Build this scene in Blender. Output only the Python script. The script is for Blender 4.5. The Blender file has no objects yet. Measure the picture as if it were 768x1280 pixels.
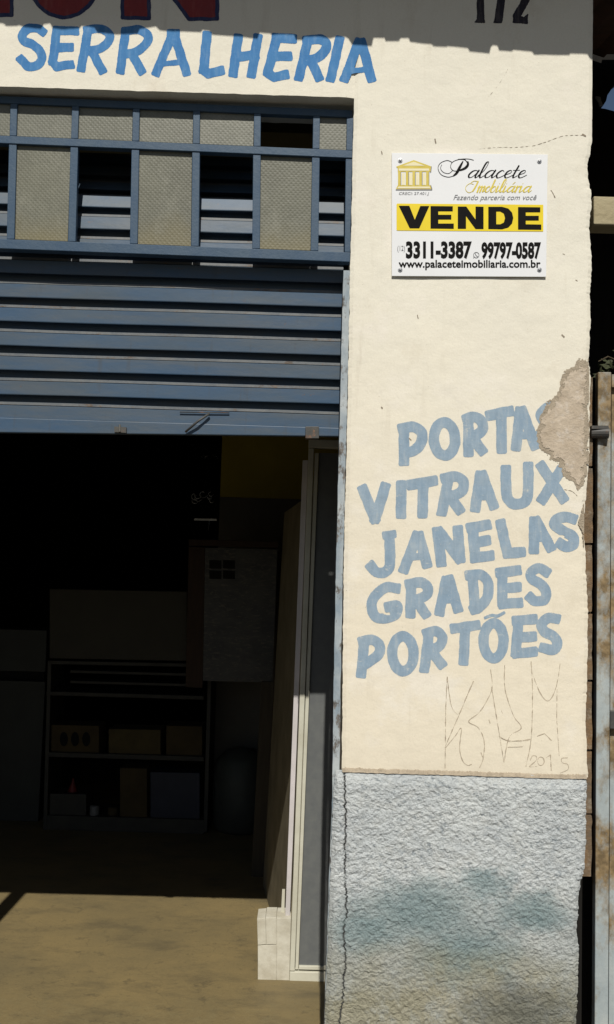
import bpy, math, random
import numpy as np
from mathutils import Vector, Matrix, noise
random.seed(7)
C = bpy.context.scene.collection
SC = bpy.context.scene

# ------------------------------------------------------------------ camera
F = 1229.0                      # focal length in photo pixels (768 x 1280)
CAM = Vector((0.0, -3.55, 1.767))
PITCH, ROLL = math.radians(4.4), math.radians(1.75)
cd = bpy.data.cameras.new('camera'); cam = bpy.data.objects.new('camera', cd); C.objects.link(cam)
cd.sensor_fit = 'VERTICAL'; cd.sensor_height = 24.0; cd.sensor_width = 24.0
cd.lens = 24.0 * F / 1280.0
cd.clip_start = 0.05; cd.clip_end = 3000
MR = Matrix.Rotation(math.pi/2 + PITCH, 3, 'X') @ Matrix.Rotation(ROLL, 3, 'Z')
cam.matrix_world = Matrix.Translation(CAM) @ MR.to_4x4()
SC.camera = cam

# ------------------------------------------------------------------ sky, sun, exposure
SUN_EL = math.radians(48.6)
TAN = math.tan(SUN_EL)
w = bpy.data.worlds.new('World'); SC.world = w; w.use_nodes = True
nt = w.node_tree; nt.nodes.clear()
sky = nt.nodes.new('ShaderNodeTexSky'); sky.sky_type = 'NISHITA'; sky.sun_disc = False
sky.sun_elevation = SUN_EL; sky.sun_rotation = math.radians(180)
bg = nt.nodes.new('ShaderNodeBackground'); bg.inputs['Strength'].default_value = 0.05
wo = nt.nodes.new('ShaderNodeOutputWorld')
nt.links.new(sky.outputs[0], bg.inputs[0]); nt.links.new(bg.outputs[0], wo.inputs[0])
sd = bpy.data.lights.new('sun', 'SUN'); sun = bpy.data.objects.new('sun', sd); C.objects.link(sun)
sd.energy = 5.0; sd.angle = math.radians(0.5); sd.color = (1.0, 0.965, 0.89)
sun.location = (0, -6, 8); sun.rotation_euler = (math.pi/2 - SUN_EL, 0, 0)
SC.view_settings.view_transform = 'Standard'; SC.view_settings.look = 'None'
SC.view_settings.exposure = -0.12; SC.view_settings.gamma = 1.0
SC.view_settings.use_curve_mapping = False

# ------------------------------------------------------------------ helpers: photo pixel -> point on a real plane
MRn = np.array(MR)
def P(px, py, Y=0.0):
    d = MR @ Vector(((px-384)/F, -(py-640)/F, -1.0))
    return CAM + d * ((Y-CAM.y)/d.y)
def PZ(px, py, z=0.0):
    d = MR @ Vector(((px-384)/F, -(py-640)/F, -1.0))
    return CAM + d * ((z-CAM.z)/d.z)

def tag(o, label=None, cat=None, group=None, kind=None):
    if label: o['label'] = label
    if cat: o['category'] = cat
    if group: o['group'] = group
    if kind: o['kind'] = kind
    return o
def wl(o):
    v = Vector((0, 0, 0))
    while o is not None:
        v += o.location; o = o.parent
    return v
def thing(name, loc, label, cat, group=None):
    o = bpy.data.objects.new(name, None); C.objects.link(o); o.location = loc
    o.empty_display_size = 0.1
    return tag(o, label, cat, group)
def build(name, V, Fc, mat, parent=None, smooth=False, bevel=0.0):
    V = [Vector(v) for v in V]
    if parent is None:
        xs = [v.x for v in V]; ys = [v.y for v in V]; zs = [v.z for v in V]
        org = Vector(((min(xs)+max(xs))/2, (min(ys)+max(ys))/2, min(zs)))
    else:
        org = wl(parent)
    me = bpy.data.meshes.new(name)
    me.from_pydata([tuple(v-org) for v in V], [], Fc); me.update()
    if smooth: me.polygons.foreach_set('use_smooth', [True]*len(me.polygons))
    me.materials.append(mat)
    o = bpy.data.objects.new(name, me); C.objects.link(o)
    if parent is None: o.location = org
    else: o.parent = parent
    if bevel:
        b = o.modifiers.new('bevel', 'BEVEL'); b.width = bevel; b.segments = 2; b.limit_method = 'ANGLE'
    return o

class MB:
    def __init__(s): s.v = []; s.f = []
    def add(s, V, Fc):
        n = len(s.v); s.v += [Vector(v) for v in V]; s.f += [tuple(i+n for i in f) for f in Fc]; return s
    def box(s, x0, x1, y0, y1, z0, z1):
        V = [(x0,y0,z0),(x1,y0,z0),(x1,y1,z0),(x0,y1,z0),(x0,y0,z1),(x1,y0,z1),(x1,y1,z1),(x0,y1,z1)]
        return s.add(V, [(0,3,2,1),(4,5,6,7),(0,1,5,4),(1,2,6,5),(2,3,7,6),(3,0,4,7)])
    def qbox(s, quad, Y0, Y1):
        """quad: 4 photo pixels TL,TR,BR,BL on the plane Y0, extruded straight back to Y1"""
        a = [P(x, y, Y0) for x, y in quad]
        b = [Vector((v.x, Y1, v.z)) for v in a]
        return s.add(a+b, [(3,2,1,0),(4,5,6,7),(0,1,5,4),(1,2,6,5),(2,3,7,6),(3,0,4,7)])
    def prism(s, pts, Y0, Y1):
        """outline in photo pixels at plane Y0, real thickness to Y1"""
        n = len(pts); a = [P(x, y, Y0) for x, y in pts]; b = [Vector((v.x, Y1, v.z)) for v in a]
        return s.add(a+b, [tuple(range(n-1,-1,-1)), tuple(range(n,2*n))]+[(i,(i+1)%n,(i+1)%n+n,i+n) for i in range(n)])
    def tube(s, pts, r, n=10, cap=True):
        pts = [Vector(p) for p in pts]; V = []; Fc = []
        for i, p in enumerate(pts):
            t = (pts[min(i+1,len(pts)-1)] - pts[max(i-1,0)]).normalized()
            u = t.orthogonal().normalized() if i == 0 else (u - t*u.dot(t)).normalized()
            vv = t.cross(u); rr = r[i] if isinstance(r, (list, tuple)) else r
            V += [p + (u*math.cos(2*math.pi*k/n) + vv*math.sin(2*math.pi*k/n))*rr for k in range(n)]
        for i in range(len(pts)-1):
            for k in range(n):
                Fc.append((i*n+k, i*n+(k+1)%n, (i+1)*n+(k+1)%n, (i+1)*n+k))
        if cap: Fc += [tuple(range(n-1,-1,-1)), tuple((len(pts)-1)*n+k for k in range(n))]
        return s.add(V, Fc)
    def lathe(s, prof, c, n=24):
        V = []; Fc = []
        for r, z in prof:
            V += [(c[0]+r*math.cos(2*math.pi*k/n), c[1]+r*math.sin(2*math.pi*k/n), c[2]+z) for k in range(n)]
        for i in range(len(prof)-1):
            for k in range(n):
                Fc.append((i*n+k, i*n+(k+1)%n, (i+1)*n+(k+1)%n, (i+1)*n+k))
        return s.add(V, Fc)
    def out(s, name, mat, parent=None, smooth=False, bevel=0.0):
        return build(name, s.v, s.f, mat, parent, smooth, bevel)

# ------------------------------------------------------------------ materials
class NT:
    def __init__(s, name):
        s.m = bpy.data.materials.new(name); s.m.use_nodes = True
        s.t = s.m.node_tree; s.t.nodes.clear()
        s.out = s.n('ShaderNodeOutputMaterial'); s.b = s.n('ShaderNodeBsdfPrincipled')
        s.l(s.b.outputs[0], s.out.inputs[0])
        s.tc = s.n('ShaderNodeNewGeometry').outputs['Position']
    def n(s, t): return s.t.nodes.new(t)
    def l(s, a, b): s.t.links.new(a, b)
    def mapped(s, scale=(1,1,1), loc=(0,0,0)):
        m = s.n('ShaderNodeMapping'); m.inputs['Scale'].default_value = scale; m.inputs['Location'].default_value = loc
        s.l(s.tc, m.inputs['Vector']); return m.outputs[0]
    def noise(s, scale, detail=4, rough=0.55, stretch=(1,1,1), loc=(0,0,0), dist=0.0):
        t = s.n('ShaderNodeTexNoise'); t.inputs['Scale'].default_value = scale
        t.inputs['Detail'].default_value = detail; t.inputs['Roughness'].default_value = rough
        t.inputs['Distortion'].default_value = dist
        s.l(s.mapped(stretch, loc), t.inputs['Vector']); return t.outputs['Fac']
    def ramp(s, fac, a, b, va=0.0, vb=1.0):
        r = s.n('ShaderNodeMapRange'); r.inputs['From Min'].default_value = a; r.inputs['From Max'].default_value = b
        r.inputs['To Min'].default_value = va; r.inputs['To Max'].default_value = vb
        s.l(fac, r.inputs['Value']); return r.outputs[0]
    def axis(s, k):
        x = s.n('ShaderNodeSeparateXYZ'); s.l(s.tc, x.inputs[0]); return x.outputs[k]
    def math(s, op, a, b=None):
        m = s.n('ShaderNodeMath'); m.operation = op
        for i, v in enumerate((a, b)):
            if v is None: continue
            if isinstance(v, (int, float)): m.inputs[i].default_value = v
            else: s.l(v, m.inputs[i])
        return m.outputs[0]
    def mix(s, fac, a, b, mode='MIX'):
        m = s.n('ShaderNodeMix'); m.data_type = 'RGBA'; m.blend_type = mode
        if isinstance(fac, (int, float)): m.inputs[0].default_value = fac
        else: s.l(fac, m.inputs[0])
        for i, v in ((6, a), (7, b)):
            if isinstance(v, tuple): m.inputs[i].default_value = (*v[:3], 1)
            else: s.l(v, m.inputs[i])
        return m.outputs[2]
    def color(s, c):
        if isinstance(c, tuple): s.b.inputs['Base Color'].default_value = (*c[:3], 1)
        else: s.l(c, s.b.inputs['Base Color'])
        return s
    def set(s, **k):
        for a, v in k.items():
            i = s.b.inputs[{'rough':'Roughness','metal':'Metallic','spec':'Specular IOR Level','trans':'Transmission Weight','alpha':'Alpha','ior':'IOR'}[a]]
            if isinstance(v, (int, float)): i.default_value = v
            else: s.l(v, i)
        return s
    def bump(s, h, dist=0.002, strength=1.0):
        b = s.n('ShaderNodeBump'); b.inputs['Distance'].default_value = dist; b.inputs['Strength'].default_value = strength
        s.l(h, b.inputs['Height'])
        if s.b.inputs['Normal'].is_linked:
            s.l(s.b.inputs['Normal'].links[0].from_socket, b.inputs['Normal'])
        s.l(b.outputs[0], s.b.inputs['Normal']); return s

def simple(name, c, c2=None, scale=8, rough=0.6, metal=0.0, bump=0.0, bscale=60, stretch=(1,1,1), spec=0.3):
    m = NT(name)
    c2 = c2 or tuple(x*0.7 for x in c)
    m.color(m.mix(m.ramp(m.noise(scale, 5, 0.6, stretch), 0.35, 0.65), c, c2)).set(rough=rough, metal=metal, spec=spec)
    if bump: m.bump(m.noise(bscale, 4), bump)
    return m.m

# painted plaster of the facade
def wall_mat():
    m = NT('cream_plaster')
    z = m.axis(2)
    c = m.mix(m.ramp(m.noise(1.7, 5, 0.6), 0.3, 0.7), (0.745, 0.705, 0.595), (0.705, 0.67, 0.572))
    low = m.ramp(m.math('ADD', z, m.math('MULTIPLY', m.noise(2.3, 4), 0.7)), 3.3, 2.0)
    c = m.mix(m.math('MULTIPLY', low, 0.55), c, (0.735, 0.635, 0.475))
    pale = m.math('MULTIPLY', m.ramp(m.noise(4.5, 6, 0.65, (1,1,1.2), (3,1,7)), 0.53, 0.66), 0.6)
    c = m.mix(pale, c, (0.765, 0.715, 0.625))
    stain = m.math('MULTIPLY', m.ramp(m.noise(3.2, 6, 0.7, (1,1,0.7), (11,0,2)), 0.57, 0.72), 0.34)
    c = m.mix(stain, c, (0.50, 0.42, 0.30))
    scuff = m.math('MULTIPLY', m.ramp(m.noise(38, 6, 0.75, (1,1,2.2), (5,0,5)), 0.655, 0.70), 0.35)
    c = m.mix(scuff, c, (0.36, 0.30, 0.23))
    streak = m.math('MULTIPLY', m.ramp(m.noise(16, 5, 0.65, (1,1,0.10), (2,9,4)), 0.56, 0.72), m.ramp(m.noise(2.0, 4, 0.6, (1,1,1), (8,3,1)), 0.40, 0.62))
    c = m.mix(m.math('MULTIPLY', streak, 0.32), c, (0.42, 0.36, 0.27))
    chip = m.ramp(m.noise(75, 3, 0.55, (1,1,1.2), (1,7,2)), 0.71, 0.73)
    c = m.mix(m.math('MULTIPLY', chip, 0.5), c, (0.33, 0.27, 0.20))
    foot = m.math('MULTIPLY', m.ramp(m.math('ADD', z, m.math('MULTIPLY', m.noise(9, 6, 0.7), 0.22)), 1.34, 1.20), 0.4)
    c = m.mix(foot, c, (0.56, 0.49, 0.38))
    fine = m.math('MULTIPLY', m.ramp(m.noise(160, 3, 0.6), 0.45, 0.8), 0.18)
    c = m.mix(fine, c, (0.45, 0.39, 0.30))
    m.color(c).set(rough=0.8, spec=0.25)
    m.bump(m.noise(9, 4, 0.55), 0.003)
    m.bump(m.noise(60, 6, 0.7), 0.0011)
    return m.m
def paint_mat(name, c1, c2, bare, wear=0.62, amt=0.8):
    m = NT(name)
    c = m.mix(m.ramp(m.noise(9, 5, 0.65), 0.35, 0.65), c1, c2)
    br = m.noise(55, 4, 0.6, (1,1,0.22), (5,5,5))
    c = m.mix(m.math('MULTIPLY', m.ramp(br, 0.48, 0.70), 0.35), c, tuple(0.72*v for v in c1))
    c = m.mix(m.math('MULTIPLY', m.ramp(br, 0.48, 0.30), 0.22), c, bare)
    c = m.mix(m.math('MULTIPLY', m.ramp(m.noise(22, 6, 0.75, (1,1,1.3), (2,0,9)), wear, wear+0.10), amt), c, bare)
    c = m.mix(m.math('MULTIPLY', m.ramp(m.noise(120, 5, 0.75), 0.60, 0.68), amt*0.6), c, bare)
    m.color(c).set(rough=0.72, spec=0.25)
    m.bump(m.noise(9, 4, 0.55), 0.003); m.bump(m.noise(60, 6, 0.7), 0.0011)
    return m.m
def stucco_mat():
    m = NT('rough_stucco')
    z = m.axis(2); x = m.axis(0)
    zz = m.math('ADD', z, m.math('MULTIPLY', m.math('SUBTRACT', m.noise(3.2, 6, 0.7), 0.5), 0.42))
    c = m.mix(m.ramp(m.noise(6, 6, 0.65), 0.35, 0.65), (0.58, 0.60, 0.59), (0.47, 0.495, 0.50))
    c = m.mix(m.math('MULTIPLY', m.ramp(m.noise(20, 5, 0.7, (1,1,1), (6,1,6)), 0.5, 0.62), 0.35), c, (0.50, 0.50, 0.47))
    dots = m.ramp(m.noise(42, 6, 0.75, (1,1,1.4)), 0.54, 0.64)
    c = m.mix(m.math('MULTIPLY', dots, 0.62), c, (0.16, 0.19, 0.215))
    left = m.math('MULTIPLY', m.ramp(x, 0.115, 0.075), m.ramp(m.noise(8, 5, 0.7, (1,1,0.6), (7,7,7)), 0.45, 0.58))
    c = m.mix(m.math('MULTIPLY', left, 0.7), c, (0.14, 0.22, 0.28))
    def blob(px, py, rx, rz):
        p = P(px, py, -0.014)
        nx = m.math('SUBTRACT', m.noise(9, 7, 0.75, (1,1,1), (px, 0, 1)), 0.5); nz = m.math('SUBTRACT', m.noise(9, 7, 0.75, (1,1,1), (3, 0, py)), 0.5)
        dx = m.math('DIVIDE', m.math('ADD', m.math('SUBTRACT', x, p.x), m.math('MULTIPLY', nx, 0.22)), rx)
        dz = m.math('DIVIDE', m.math('ADD', m.math('SUBTRACT', z, p.z), m.math('MULTIPLY', nz, 0.22)), rz)
        return m.ramp(m.math('ADD', m.math('MULTIPLY', dx, dx), m.math('MULTIPLY', dz, dz)), 1.5, 0.0)
    band = m.math('MULTIPLY', m.ramp(zz, 0.78, 0.66), m.ramp(zz, 0.26, 0.42))
    blot = None
    for bl in ((520,1140,0.25,0.11),(605,1105,0.10,0.06),(580,1190,0.20,0.11),(665,1145,0.14,0.075),(465,1160,0.13,0.09)):
        q = blob(*bl); blot = q if blot is None else m.math('MAXIMUM', blot, q)
    gen = m.ramp(zz, 0.80, 0.50)
    c = m.mix(m.math('MULTIPLY', gen, 0.5), c, (0.26, 0.27, 0.23))
    c = m.mix(m.math('MULTIPLY', blot, 0.66), c, (0.125, 0.205, 0.215))
    kh = m.math('MULTIPLY', m.ramp(zz, 0.54, 0.36), m.ramp(m.noise(7, 8, 0.75, (1,1,1), (1,8,3)), 0.34, 0.52))
    c = m.mix(m.math('MULTIPLY', kh, 0.8), c, (0.29, 0.265, 0.175))
    pale = m.math('MULTIPLY', m.ramp(zz, 0.5, 0.3), m.ramp(m.noise(13, 6, 0.75, (1,1,1), (2,6,5)), 0.55, 0.66))
    c = m.mix(m.math('MULTIPLY', pale, 0.5), c, (0.45, 0.42, 0.33))
    dk = m.math('MULTIPLY', m.ramp(zz, 0.38, 0.24), m.ramp(m.math('ADD', x, m.math('MULTIPLY', m.noise(4, 5), 0.5)), 0.80, 1.0))
    dk = m.math('MAXIMUM', blob(655,1265,0.22,0.10), m.math('MULTIPLY', dk, 0.5))
    c = m.mix(m.math('MULTIPLY', dk, 0.75), c, (0.11, 0.115, 0.10))
    m.color(c).set(rough=0.92, spec=0.15)
    m.bump(m.noise(120, 6, 0.8), 0.006)
    return m.m
def rusty(name, paint, paint2, rust=(0.16, 0.085, 0.035), amount=0.55, sc=9, stretch=(1,1,0.45), rough=0.55, soft=0.07):
    m = NT(name)
    c = m.mix(m.ramp(m.noise(14, 5, 0.6, (1,1,0.6)), 0.35, 0.65), paint, paint2)
    r = m.ramp(m.noise(sc, 8, 0.72, stretch, (3,5,1)), amount, amount+soft)
    rc = m.mix(m.ramp(m.noise(30, 4), 0.4, 0.6), rust, tuple(v*1.9 for v in rust))
    c = m.mix(r, c, rc)
    m.color(c).set(rough=rough, spec=0.35)
    m.bump(m.noise(60, 5, 0.7), 0.0012)
    return m.m
def shutter_mat():
    m = NT('shutter_blue_paint')
    c = m.mix(m.ramp(m.noise(3.2, 6, 0.65, (0.6,1,2.0)), 0.35, 0.65), (0.040, 0.080, 0.138), (0.062, 0.085, 0.108))
    dust = m.math('MULTIPLY', m.ramp(m.noise(7, 6, 0.7, (0.35,1,3), (2,2,2)), 0.45, 0.68), 0.65)
    c = m.mix(dust, c, (0.088, 0.098, 0.104))
    ver = m.math('MULTIPLY', m.ramp(m.noise(14, 5, 0.7, (2.0,1,0.25), (7,2,1)), 0.58, 0.72), 0.45)
    c = m.mix(ver, c, (0.055, 0.06, 0.065))
    ru = m.math('MULTIPLY', m.ramp(m.noise(24, 6, 0.75, (0.7,1,1.4), (1,4,8)), 0.66, 0.71), 0.85)
    c = m.mix(ru, c, (0.13, 0.07, 0.04))
    m.color(c).set(rough=0.5, spec=0.35)
    m.bump(m.noise(18, 4, 0.6, (0.5,1,1)), 0.0012)
    return m.m
def glass_mat():
    m = NT('patterned_glass')
    rot = m.n('ShaderNodeMapping'); rot.inputs['Rotation'].default_value = (0, math.radians(45), 0)
    m.l(m.tc, rot.inputs['Vector'])
    xx = m.n('ShaderNodeSeparateXYZ'); m.l(rot.outputs[0], xx.inputs[0])
    k = math.pi/0.0125
    sx = m.math('ABSOLUTE', m.math('COSINE', m.math('MULTIPLY', xx.outputs[0], k))); sz = m.math('ABSOLUTE', m.math('COSINE', m.math('MULTIPLY', xx.outputs[2], k)))
    dia = m.math('MAXIMUM', sx, sz)
    dirt = m.ramp(m.noise(5, 5, 0.65, (1,1,0.6)), 0.35, 0.7)
    c = m.mix(dirt, (0.145, 0.143, 0.104), (0.105, 0.104, 0.078))
    top = m.ramp(m.axis(2), P(200,182,0.06).z-0.03, P(200,182,0.06).z+0.03)
    c = m.mix(m.math('MULTIPLY', top, 0.6), c, (0.165, 0.165, 0.135))
    c = m.mix(m.math('MULTIPLY', m.math('MULTIPLY', m.ramp(dia, 0.80, 1.0), m.ramp(m.noise(14, 5), 0.35, 0.65)), 0.17), c, (0.34, 0.335, 0.27))
    c = m.mix(m.math('MULTIPLY', m.ramp(dia, 0.7, 0.2), 0.12), c, (0.075, 0.075, 0.055))
    c = m.mix(m.math('MULTIPLY', m.ramp(m.noise(45, 4), 0.5, 0.7), 0.35), c, (0.09, 0.09, 0.065))
    oi = m.n('ShaderNodeObjectInfo')
    c = m.mix(m.math('MULTIPLY', oi.outputs['Random'], 0.35), c, (0.085, 0.085, 0.058))
    c = m.mix(m.math('MULTIPLY', m.ramp(m.math('ADD', m.axis(2), m.math('MULTIPLY', m.noise(7, 5), 0.16)), P(200,265,0.06).z+0.07, P(200,300,0.06).z+0.05), 0.55), c, (0.20, 0.165, 0.075))
    c = m.mix(m.math('MULTIPLY', m.ramp(m.noise(11, 7, 0.75, (1,1,0.5), (3,1,7)), 0.54, 0.68), 0.4), c, (0.22, 0.215, 0.17))
    m.color(c).set(rough=0.45, spec=0.4)
    m.bump(dia, 0.0005); m.bump(m.noise(60, 4), 0.0006)
    return m.m
def floor_mat():
    m = NT('stained_concrete_floor')
    c = m.mix(m.ramp(m.noise(1.6, 6, 0.65), 0.35, 0.65), (0.215, 0.160, 0.072), (0.150, 0.118, 0.060))
    c = m.mix(m.math('MULTIPLY', m.ramp(m.noise(4.0, 6, 0.7, (0.7,1.3,1), (3,3,0)), 0.50, 0.66), 0.5), c, (0.085, 0.070, 0.042))
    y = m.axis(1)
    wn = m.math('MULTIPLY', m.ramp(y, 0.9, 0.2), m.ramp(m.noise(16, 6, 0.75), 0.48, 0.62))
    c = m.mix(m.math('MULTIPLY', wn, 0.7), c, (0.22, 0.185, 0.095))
    c = m.mix(m.math('MULTIPLY', m.ramp(m.noise(55, 5, 0.75), 0.55, 0.68), 0.35), c, (0.075, 0.062, 0.04))
    c = m.mix(m.math('MULTIPLY', m.ramp(m.noise(130, 4, 0.7), 0.62, 0.70), 0.5), c, (0.26, 0.22, 0.13))
    c = m.mix(m.math('MULTIPLY', m.ramp(m.noise(9, 7, 0.75, (1,1,1), (6,2,0)), 0.58, 0.66), 0.5), c, (0.07, 0.058, 0.036))
    vc = m.n('ShaderNodeTexVoronoi'); vc.feature = 'DISTANCE_TO_EDGE'; vc.inputs['Scale'].default_value = 0.9
    ds = m.n('ShaderNodeVectorMath'); ds.operation = 'ADD'; nz = m.n('ShaderNodeTexNoise'); nz.inputs['Scale'].default_value = 3; nz.inputs['Detail'].default_value = 6
    m.l(m.tc, nz.inputs['Vector']); m.l(m.tc, ds.inputs[0]); m.l(nz.outputs['Color'], ds.inputs[1]); m.l(ds.outputs[0], vc.inputs['Vector'])
    c = m.mix(m.math('MULTIPLY', m.ramp(vc.outputs['Distance'], 0.004, 0.0), 0.35), c, (0.04, 0.034, 0.024))
    m.color(c).set(rough=0.62, spec=0.3)
    m.bump(m.noise(45, 6, 0.7), 0.002)
    return m.m
def patch_mat():
    m = NT('bare_render')
    c = m.mix(m.ramp(m.noise(9, 6, 0.7), 0.38, 0.62), (0.53, 0.445, 0.345), (0.41, 0.335, 0.25))
    c = m.mix(m.math('MULTIPLY', m.ramp(m.noise(18, 6, 0.75, (1,1,1), (4,4,4)), 0.52, 0.64), 0.7), c, (0.58, 0.52, 0.45))
    c = m.mix(m.math('MULTIPLY', m.ramp(m.noise(60, 5, 0.75), 0.55, 0.68), 0.4), c, (0.28, 0.23, 0.18))
    m.color(c).set(rough=0.92, spec=0.15)
    m.bump(m.noise(30, 6, 0.7), 0.006)
    return m.m
def patch_edge_mat():
    m = NT('rough_old_render')
    c = m.mix(m.ramp(m.noise(25, 6, 0.75), 0.38, 0.62), (0.43, 0.36, 0.27), (0.33, 0.275, 0.205))
    c = m.mix(m.math('MULTIPLY', m.ramp(m.noise(70, 5, 0.75), 0.55, 0.65), 0.5), c, (0.22, 0.18, 0.135))
    m.color(c).set(rough=0.95, spec=0.1); m.bump(m.noise(70, 6, 0.75), 0.006)
    return m.m
def brick_mat():
    m = NT('old_brick')
    c = m.mix(m.ramp(m.noise(12, 6, 0.7), 0.38, 0.62), (0.20, 0.125, 0.065), (0.13, 0.10, 0.07))
    c = m.mix(m.math('MULTIPLY', m.ramp(m.noise(25, 5, 0.7, (1,1,1), (8,0,0)), 0.52, 0.66), 0.6), c, (0.30, 0.26, 0.20))
    m.color(c).set(rough=0.95, spec=0.1); m.bump(m.noise(50, 6, 0.7), 0.006)
    return m.m

M = {}
M['wall'] = wall_mat(); M['stucco'] = stucco_mat(); M['patch'] = patch_mat(); M['patch_edge'] = patch_edge_mat(); M['brick'] = brick_mat()
M['blue'] = paint_mat('bright_blue_paint', (0.042, 0.17, 0.40), (0.058, 0.20, 0.42), (0.30, 0.42, 0.52), 0.68, 0.5)
M['faded'] = paint_mat('faded_blue_paint', (0.232, 0.318, 0.405), (0.29, 0.365, 0.43), (0.56, 0.55, 0.48), 0.60, 0.75)
M['red'] = paint_mat('dark_red_paint', (0.22, 0.03, 0.03), (0.18, 0.03, 0.035), (0.3, 0.15, 0.12), 0.7, 0.4)
M['navy'] = paint_mat('navy_paint', (0.022, 0.03, 0.085), (0.03, 0.04, 0.10), (0.2, 0.2, 0.22), 0.72, 0.3)
M['number'] = paint_mat('black_number_paint', (0.02, 0.018, 0.028), (0.03, 0.025, 0.03), (0.2, 0.18, 0.16), 0.72, 0.3)
M['scratch'] = simple('scratched_groove', (0.30, 0.245, 0.18), (0.54, 0.46, 0.345), 70, 0.95)
M['crack'] = simple('crack_dark', (0.30, 0.25, 0.19), (0.20, 0.16, 0.12), 40, 0.95)
M['shutter'] = shutter_mat(); M['glass'] = glass_mat(); M['floor'] = floor_mat()
M['worn_lip'] = rusty('worn_slat_lip', (0.125, 0.128, 0.126), (0.085, 0.095, 0.105), (0.07, 0.05, 0.035), 0.56, 20, (0.5,1,1))
M['crack_shade'] = simple('painted_crack_shade', (0.055, 0.055, 0.055), (0.10, 0.10, 0.095), 40, 0.95)  # dark tone painted on the crack faces in place of its shade
M['frame'] = rusty('transom_blue_paint', (0.033, 0.068, 0.118), (0.048, 0.082, 0.124), (0.06, 0.05, 0.045), 0.68, 18, (1,1,1))
M['rail'] = rusty('flaking_rail_paint', (0.40, 0.43, 0.435), (0.22, 0.27, 0.31), (0.085, 0.075, 0.065), 0.53, 26, (1,1,0.5), 0.75)
M['gate'] = rusty('rusty_pale_blue_paint', (0.37, 0.40, 0.39), (0.28, 0.32, 0.33), (0.135, 0.095, 0.048), 0.43, 5.0, (1,1,0.6), 0.6, 0.14)
M['dark_iron'] = rusty('dark_iron', (0.05, 0.05, 0.048), (0.08, 0.075, 0.065), (0.09, 0.05, 0.03), 0.55, 20, (1,1,1))
M['sign'] = simple('sign_white_plastic', (0.74, 0.745, 0.75), (0.71, 0.715, 0.72), 5, 0.35, spec=0.4)
M['yellow'] = simple('sign_yellow', (0.78, 0.60, 0.015), (0.72, 0.55, 0.015), 6, 0.4)
M['gold'] = simple('sign_gold', (0.62, 0.50, 0.10), (0.55, 0.43, 0.06), 30, 0.4)
M['gold_ink'] = simple('sign_gold_ink', (0.66, 0.53, 0.06), (0.60, 0.47, 0.05), 30, 0.4)
M['gold_pale'] = simple('sign_gold_pale', (0.74, 0.67, 0.42), (0.76, 0.70, 0.50), 30, 0.4)
M['black'] = simple('sign_black', (0.009, 0.009, 0.009), (0.012, 0.011, 0.010), 20, 0.75, spec=0.05)
M['grey_ink'] = simple('sign_grey_ink', (0.16, 0.16, 0.17), (0.2, 0.2, 0.2), 20, 0.4)
M['steel'] = simple('screw_steel', (0.55, 0.55, 0.55), (0.35, 0.35, 0.35), 90, 0.35, 0.9)
M['white_frame'] = simple('dusty_white_enamel', (0.55, 0.535, 0.44), (0.47, 0.45, 0.36), 7, 0.5, bump=0.0006)
M['white_leaf'] = simple('lilac_white_enamel', (0.56, 0.52, 0.52), (0.48, 0.45, 0.44), 7, 0.5)
M['panel_grey'] = simple('grey_panel_sheet', (0.135, 0.14, 0.135), (0.115, 0.12, 0.12), 25, 0.5, bump=0.0004, bscale=200)
M['leaf_sheet'] = simple('dusty_door_sheet', (0.2465, 0.2125, 0.1445), (0.1615, 0.1403, 0.0935), 6, 0.6)
M['block'] = simple('dirty_white_block', (0.56, 0.53, 0.44), (0.43, 0.395, 0.31), 13, 0.8, bump=0.002, bscale=40)
M['roof'] = simple('clay_tile', (0.20, 0.095, 0.055), (0.13, 0.075, 0.05), 6, 0.85, bump=0.004)
M['room'] = simple('shade_toned_wall', (0.022, 0.021, 0.016), (0.014, 0.013, 0.011), 3, 0.9)  # both room tones set near black, deep shade put into the colour
M['room_dark'] = simple('near_black', (0.008, 0.008, 0.007), (0.005, 0.005, 0.005), 3, 0.95)
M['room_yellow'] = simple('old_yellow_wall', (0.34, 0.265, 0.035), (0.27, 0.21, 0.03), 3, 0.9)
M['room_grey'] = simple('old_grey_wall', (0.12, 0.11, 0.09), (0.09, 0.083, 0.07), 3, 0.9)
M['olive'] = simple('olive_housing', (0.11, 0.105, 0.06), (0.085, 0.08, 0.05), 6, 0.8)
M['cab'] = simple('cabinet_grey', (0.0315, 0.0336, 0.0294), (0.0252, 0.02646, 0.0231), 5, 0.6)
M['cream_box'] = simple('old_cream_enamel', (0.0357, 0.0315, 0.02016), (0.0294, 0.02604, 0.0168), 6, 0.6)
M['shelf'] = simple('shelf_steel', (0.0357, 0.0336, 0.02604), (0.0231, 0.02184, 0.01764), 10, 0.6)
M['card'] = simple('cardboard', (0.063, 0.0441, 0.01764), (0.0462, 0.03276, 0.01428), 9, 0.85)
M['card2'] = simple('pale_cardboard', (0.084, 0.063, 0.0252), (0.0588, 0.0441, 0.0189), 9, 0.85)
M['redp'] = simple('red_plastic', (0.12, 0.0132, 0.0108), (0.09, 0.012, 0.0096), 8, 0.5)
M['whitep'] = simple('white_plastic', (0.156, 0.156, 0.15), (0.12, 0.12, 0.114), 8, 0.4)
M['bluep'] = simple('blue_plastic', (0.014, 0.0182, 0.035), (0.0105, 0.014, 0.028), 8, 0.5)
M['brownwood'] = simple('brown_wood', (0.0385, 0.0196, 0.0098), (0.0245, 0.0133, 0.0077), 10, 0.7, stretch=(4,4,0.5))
M['plankwood'] = simple('grey_plank', (0.0462, 0.03696, 0.0231), (0.0315, 0.0252, 0.0168), 10, 0.8, stretch=(5,5,0.4))
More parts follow.
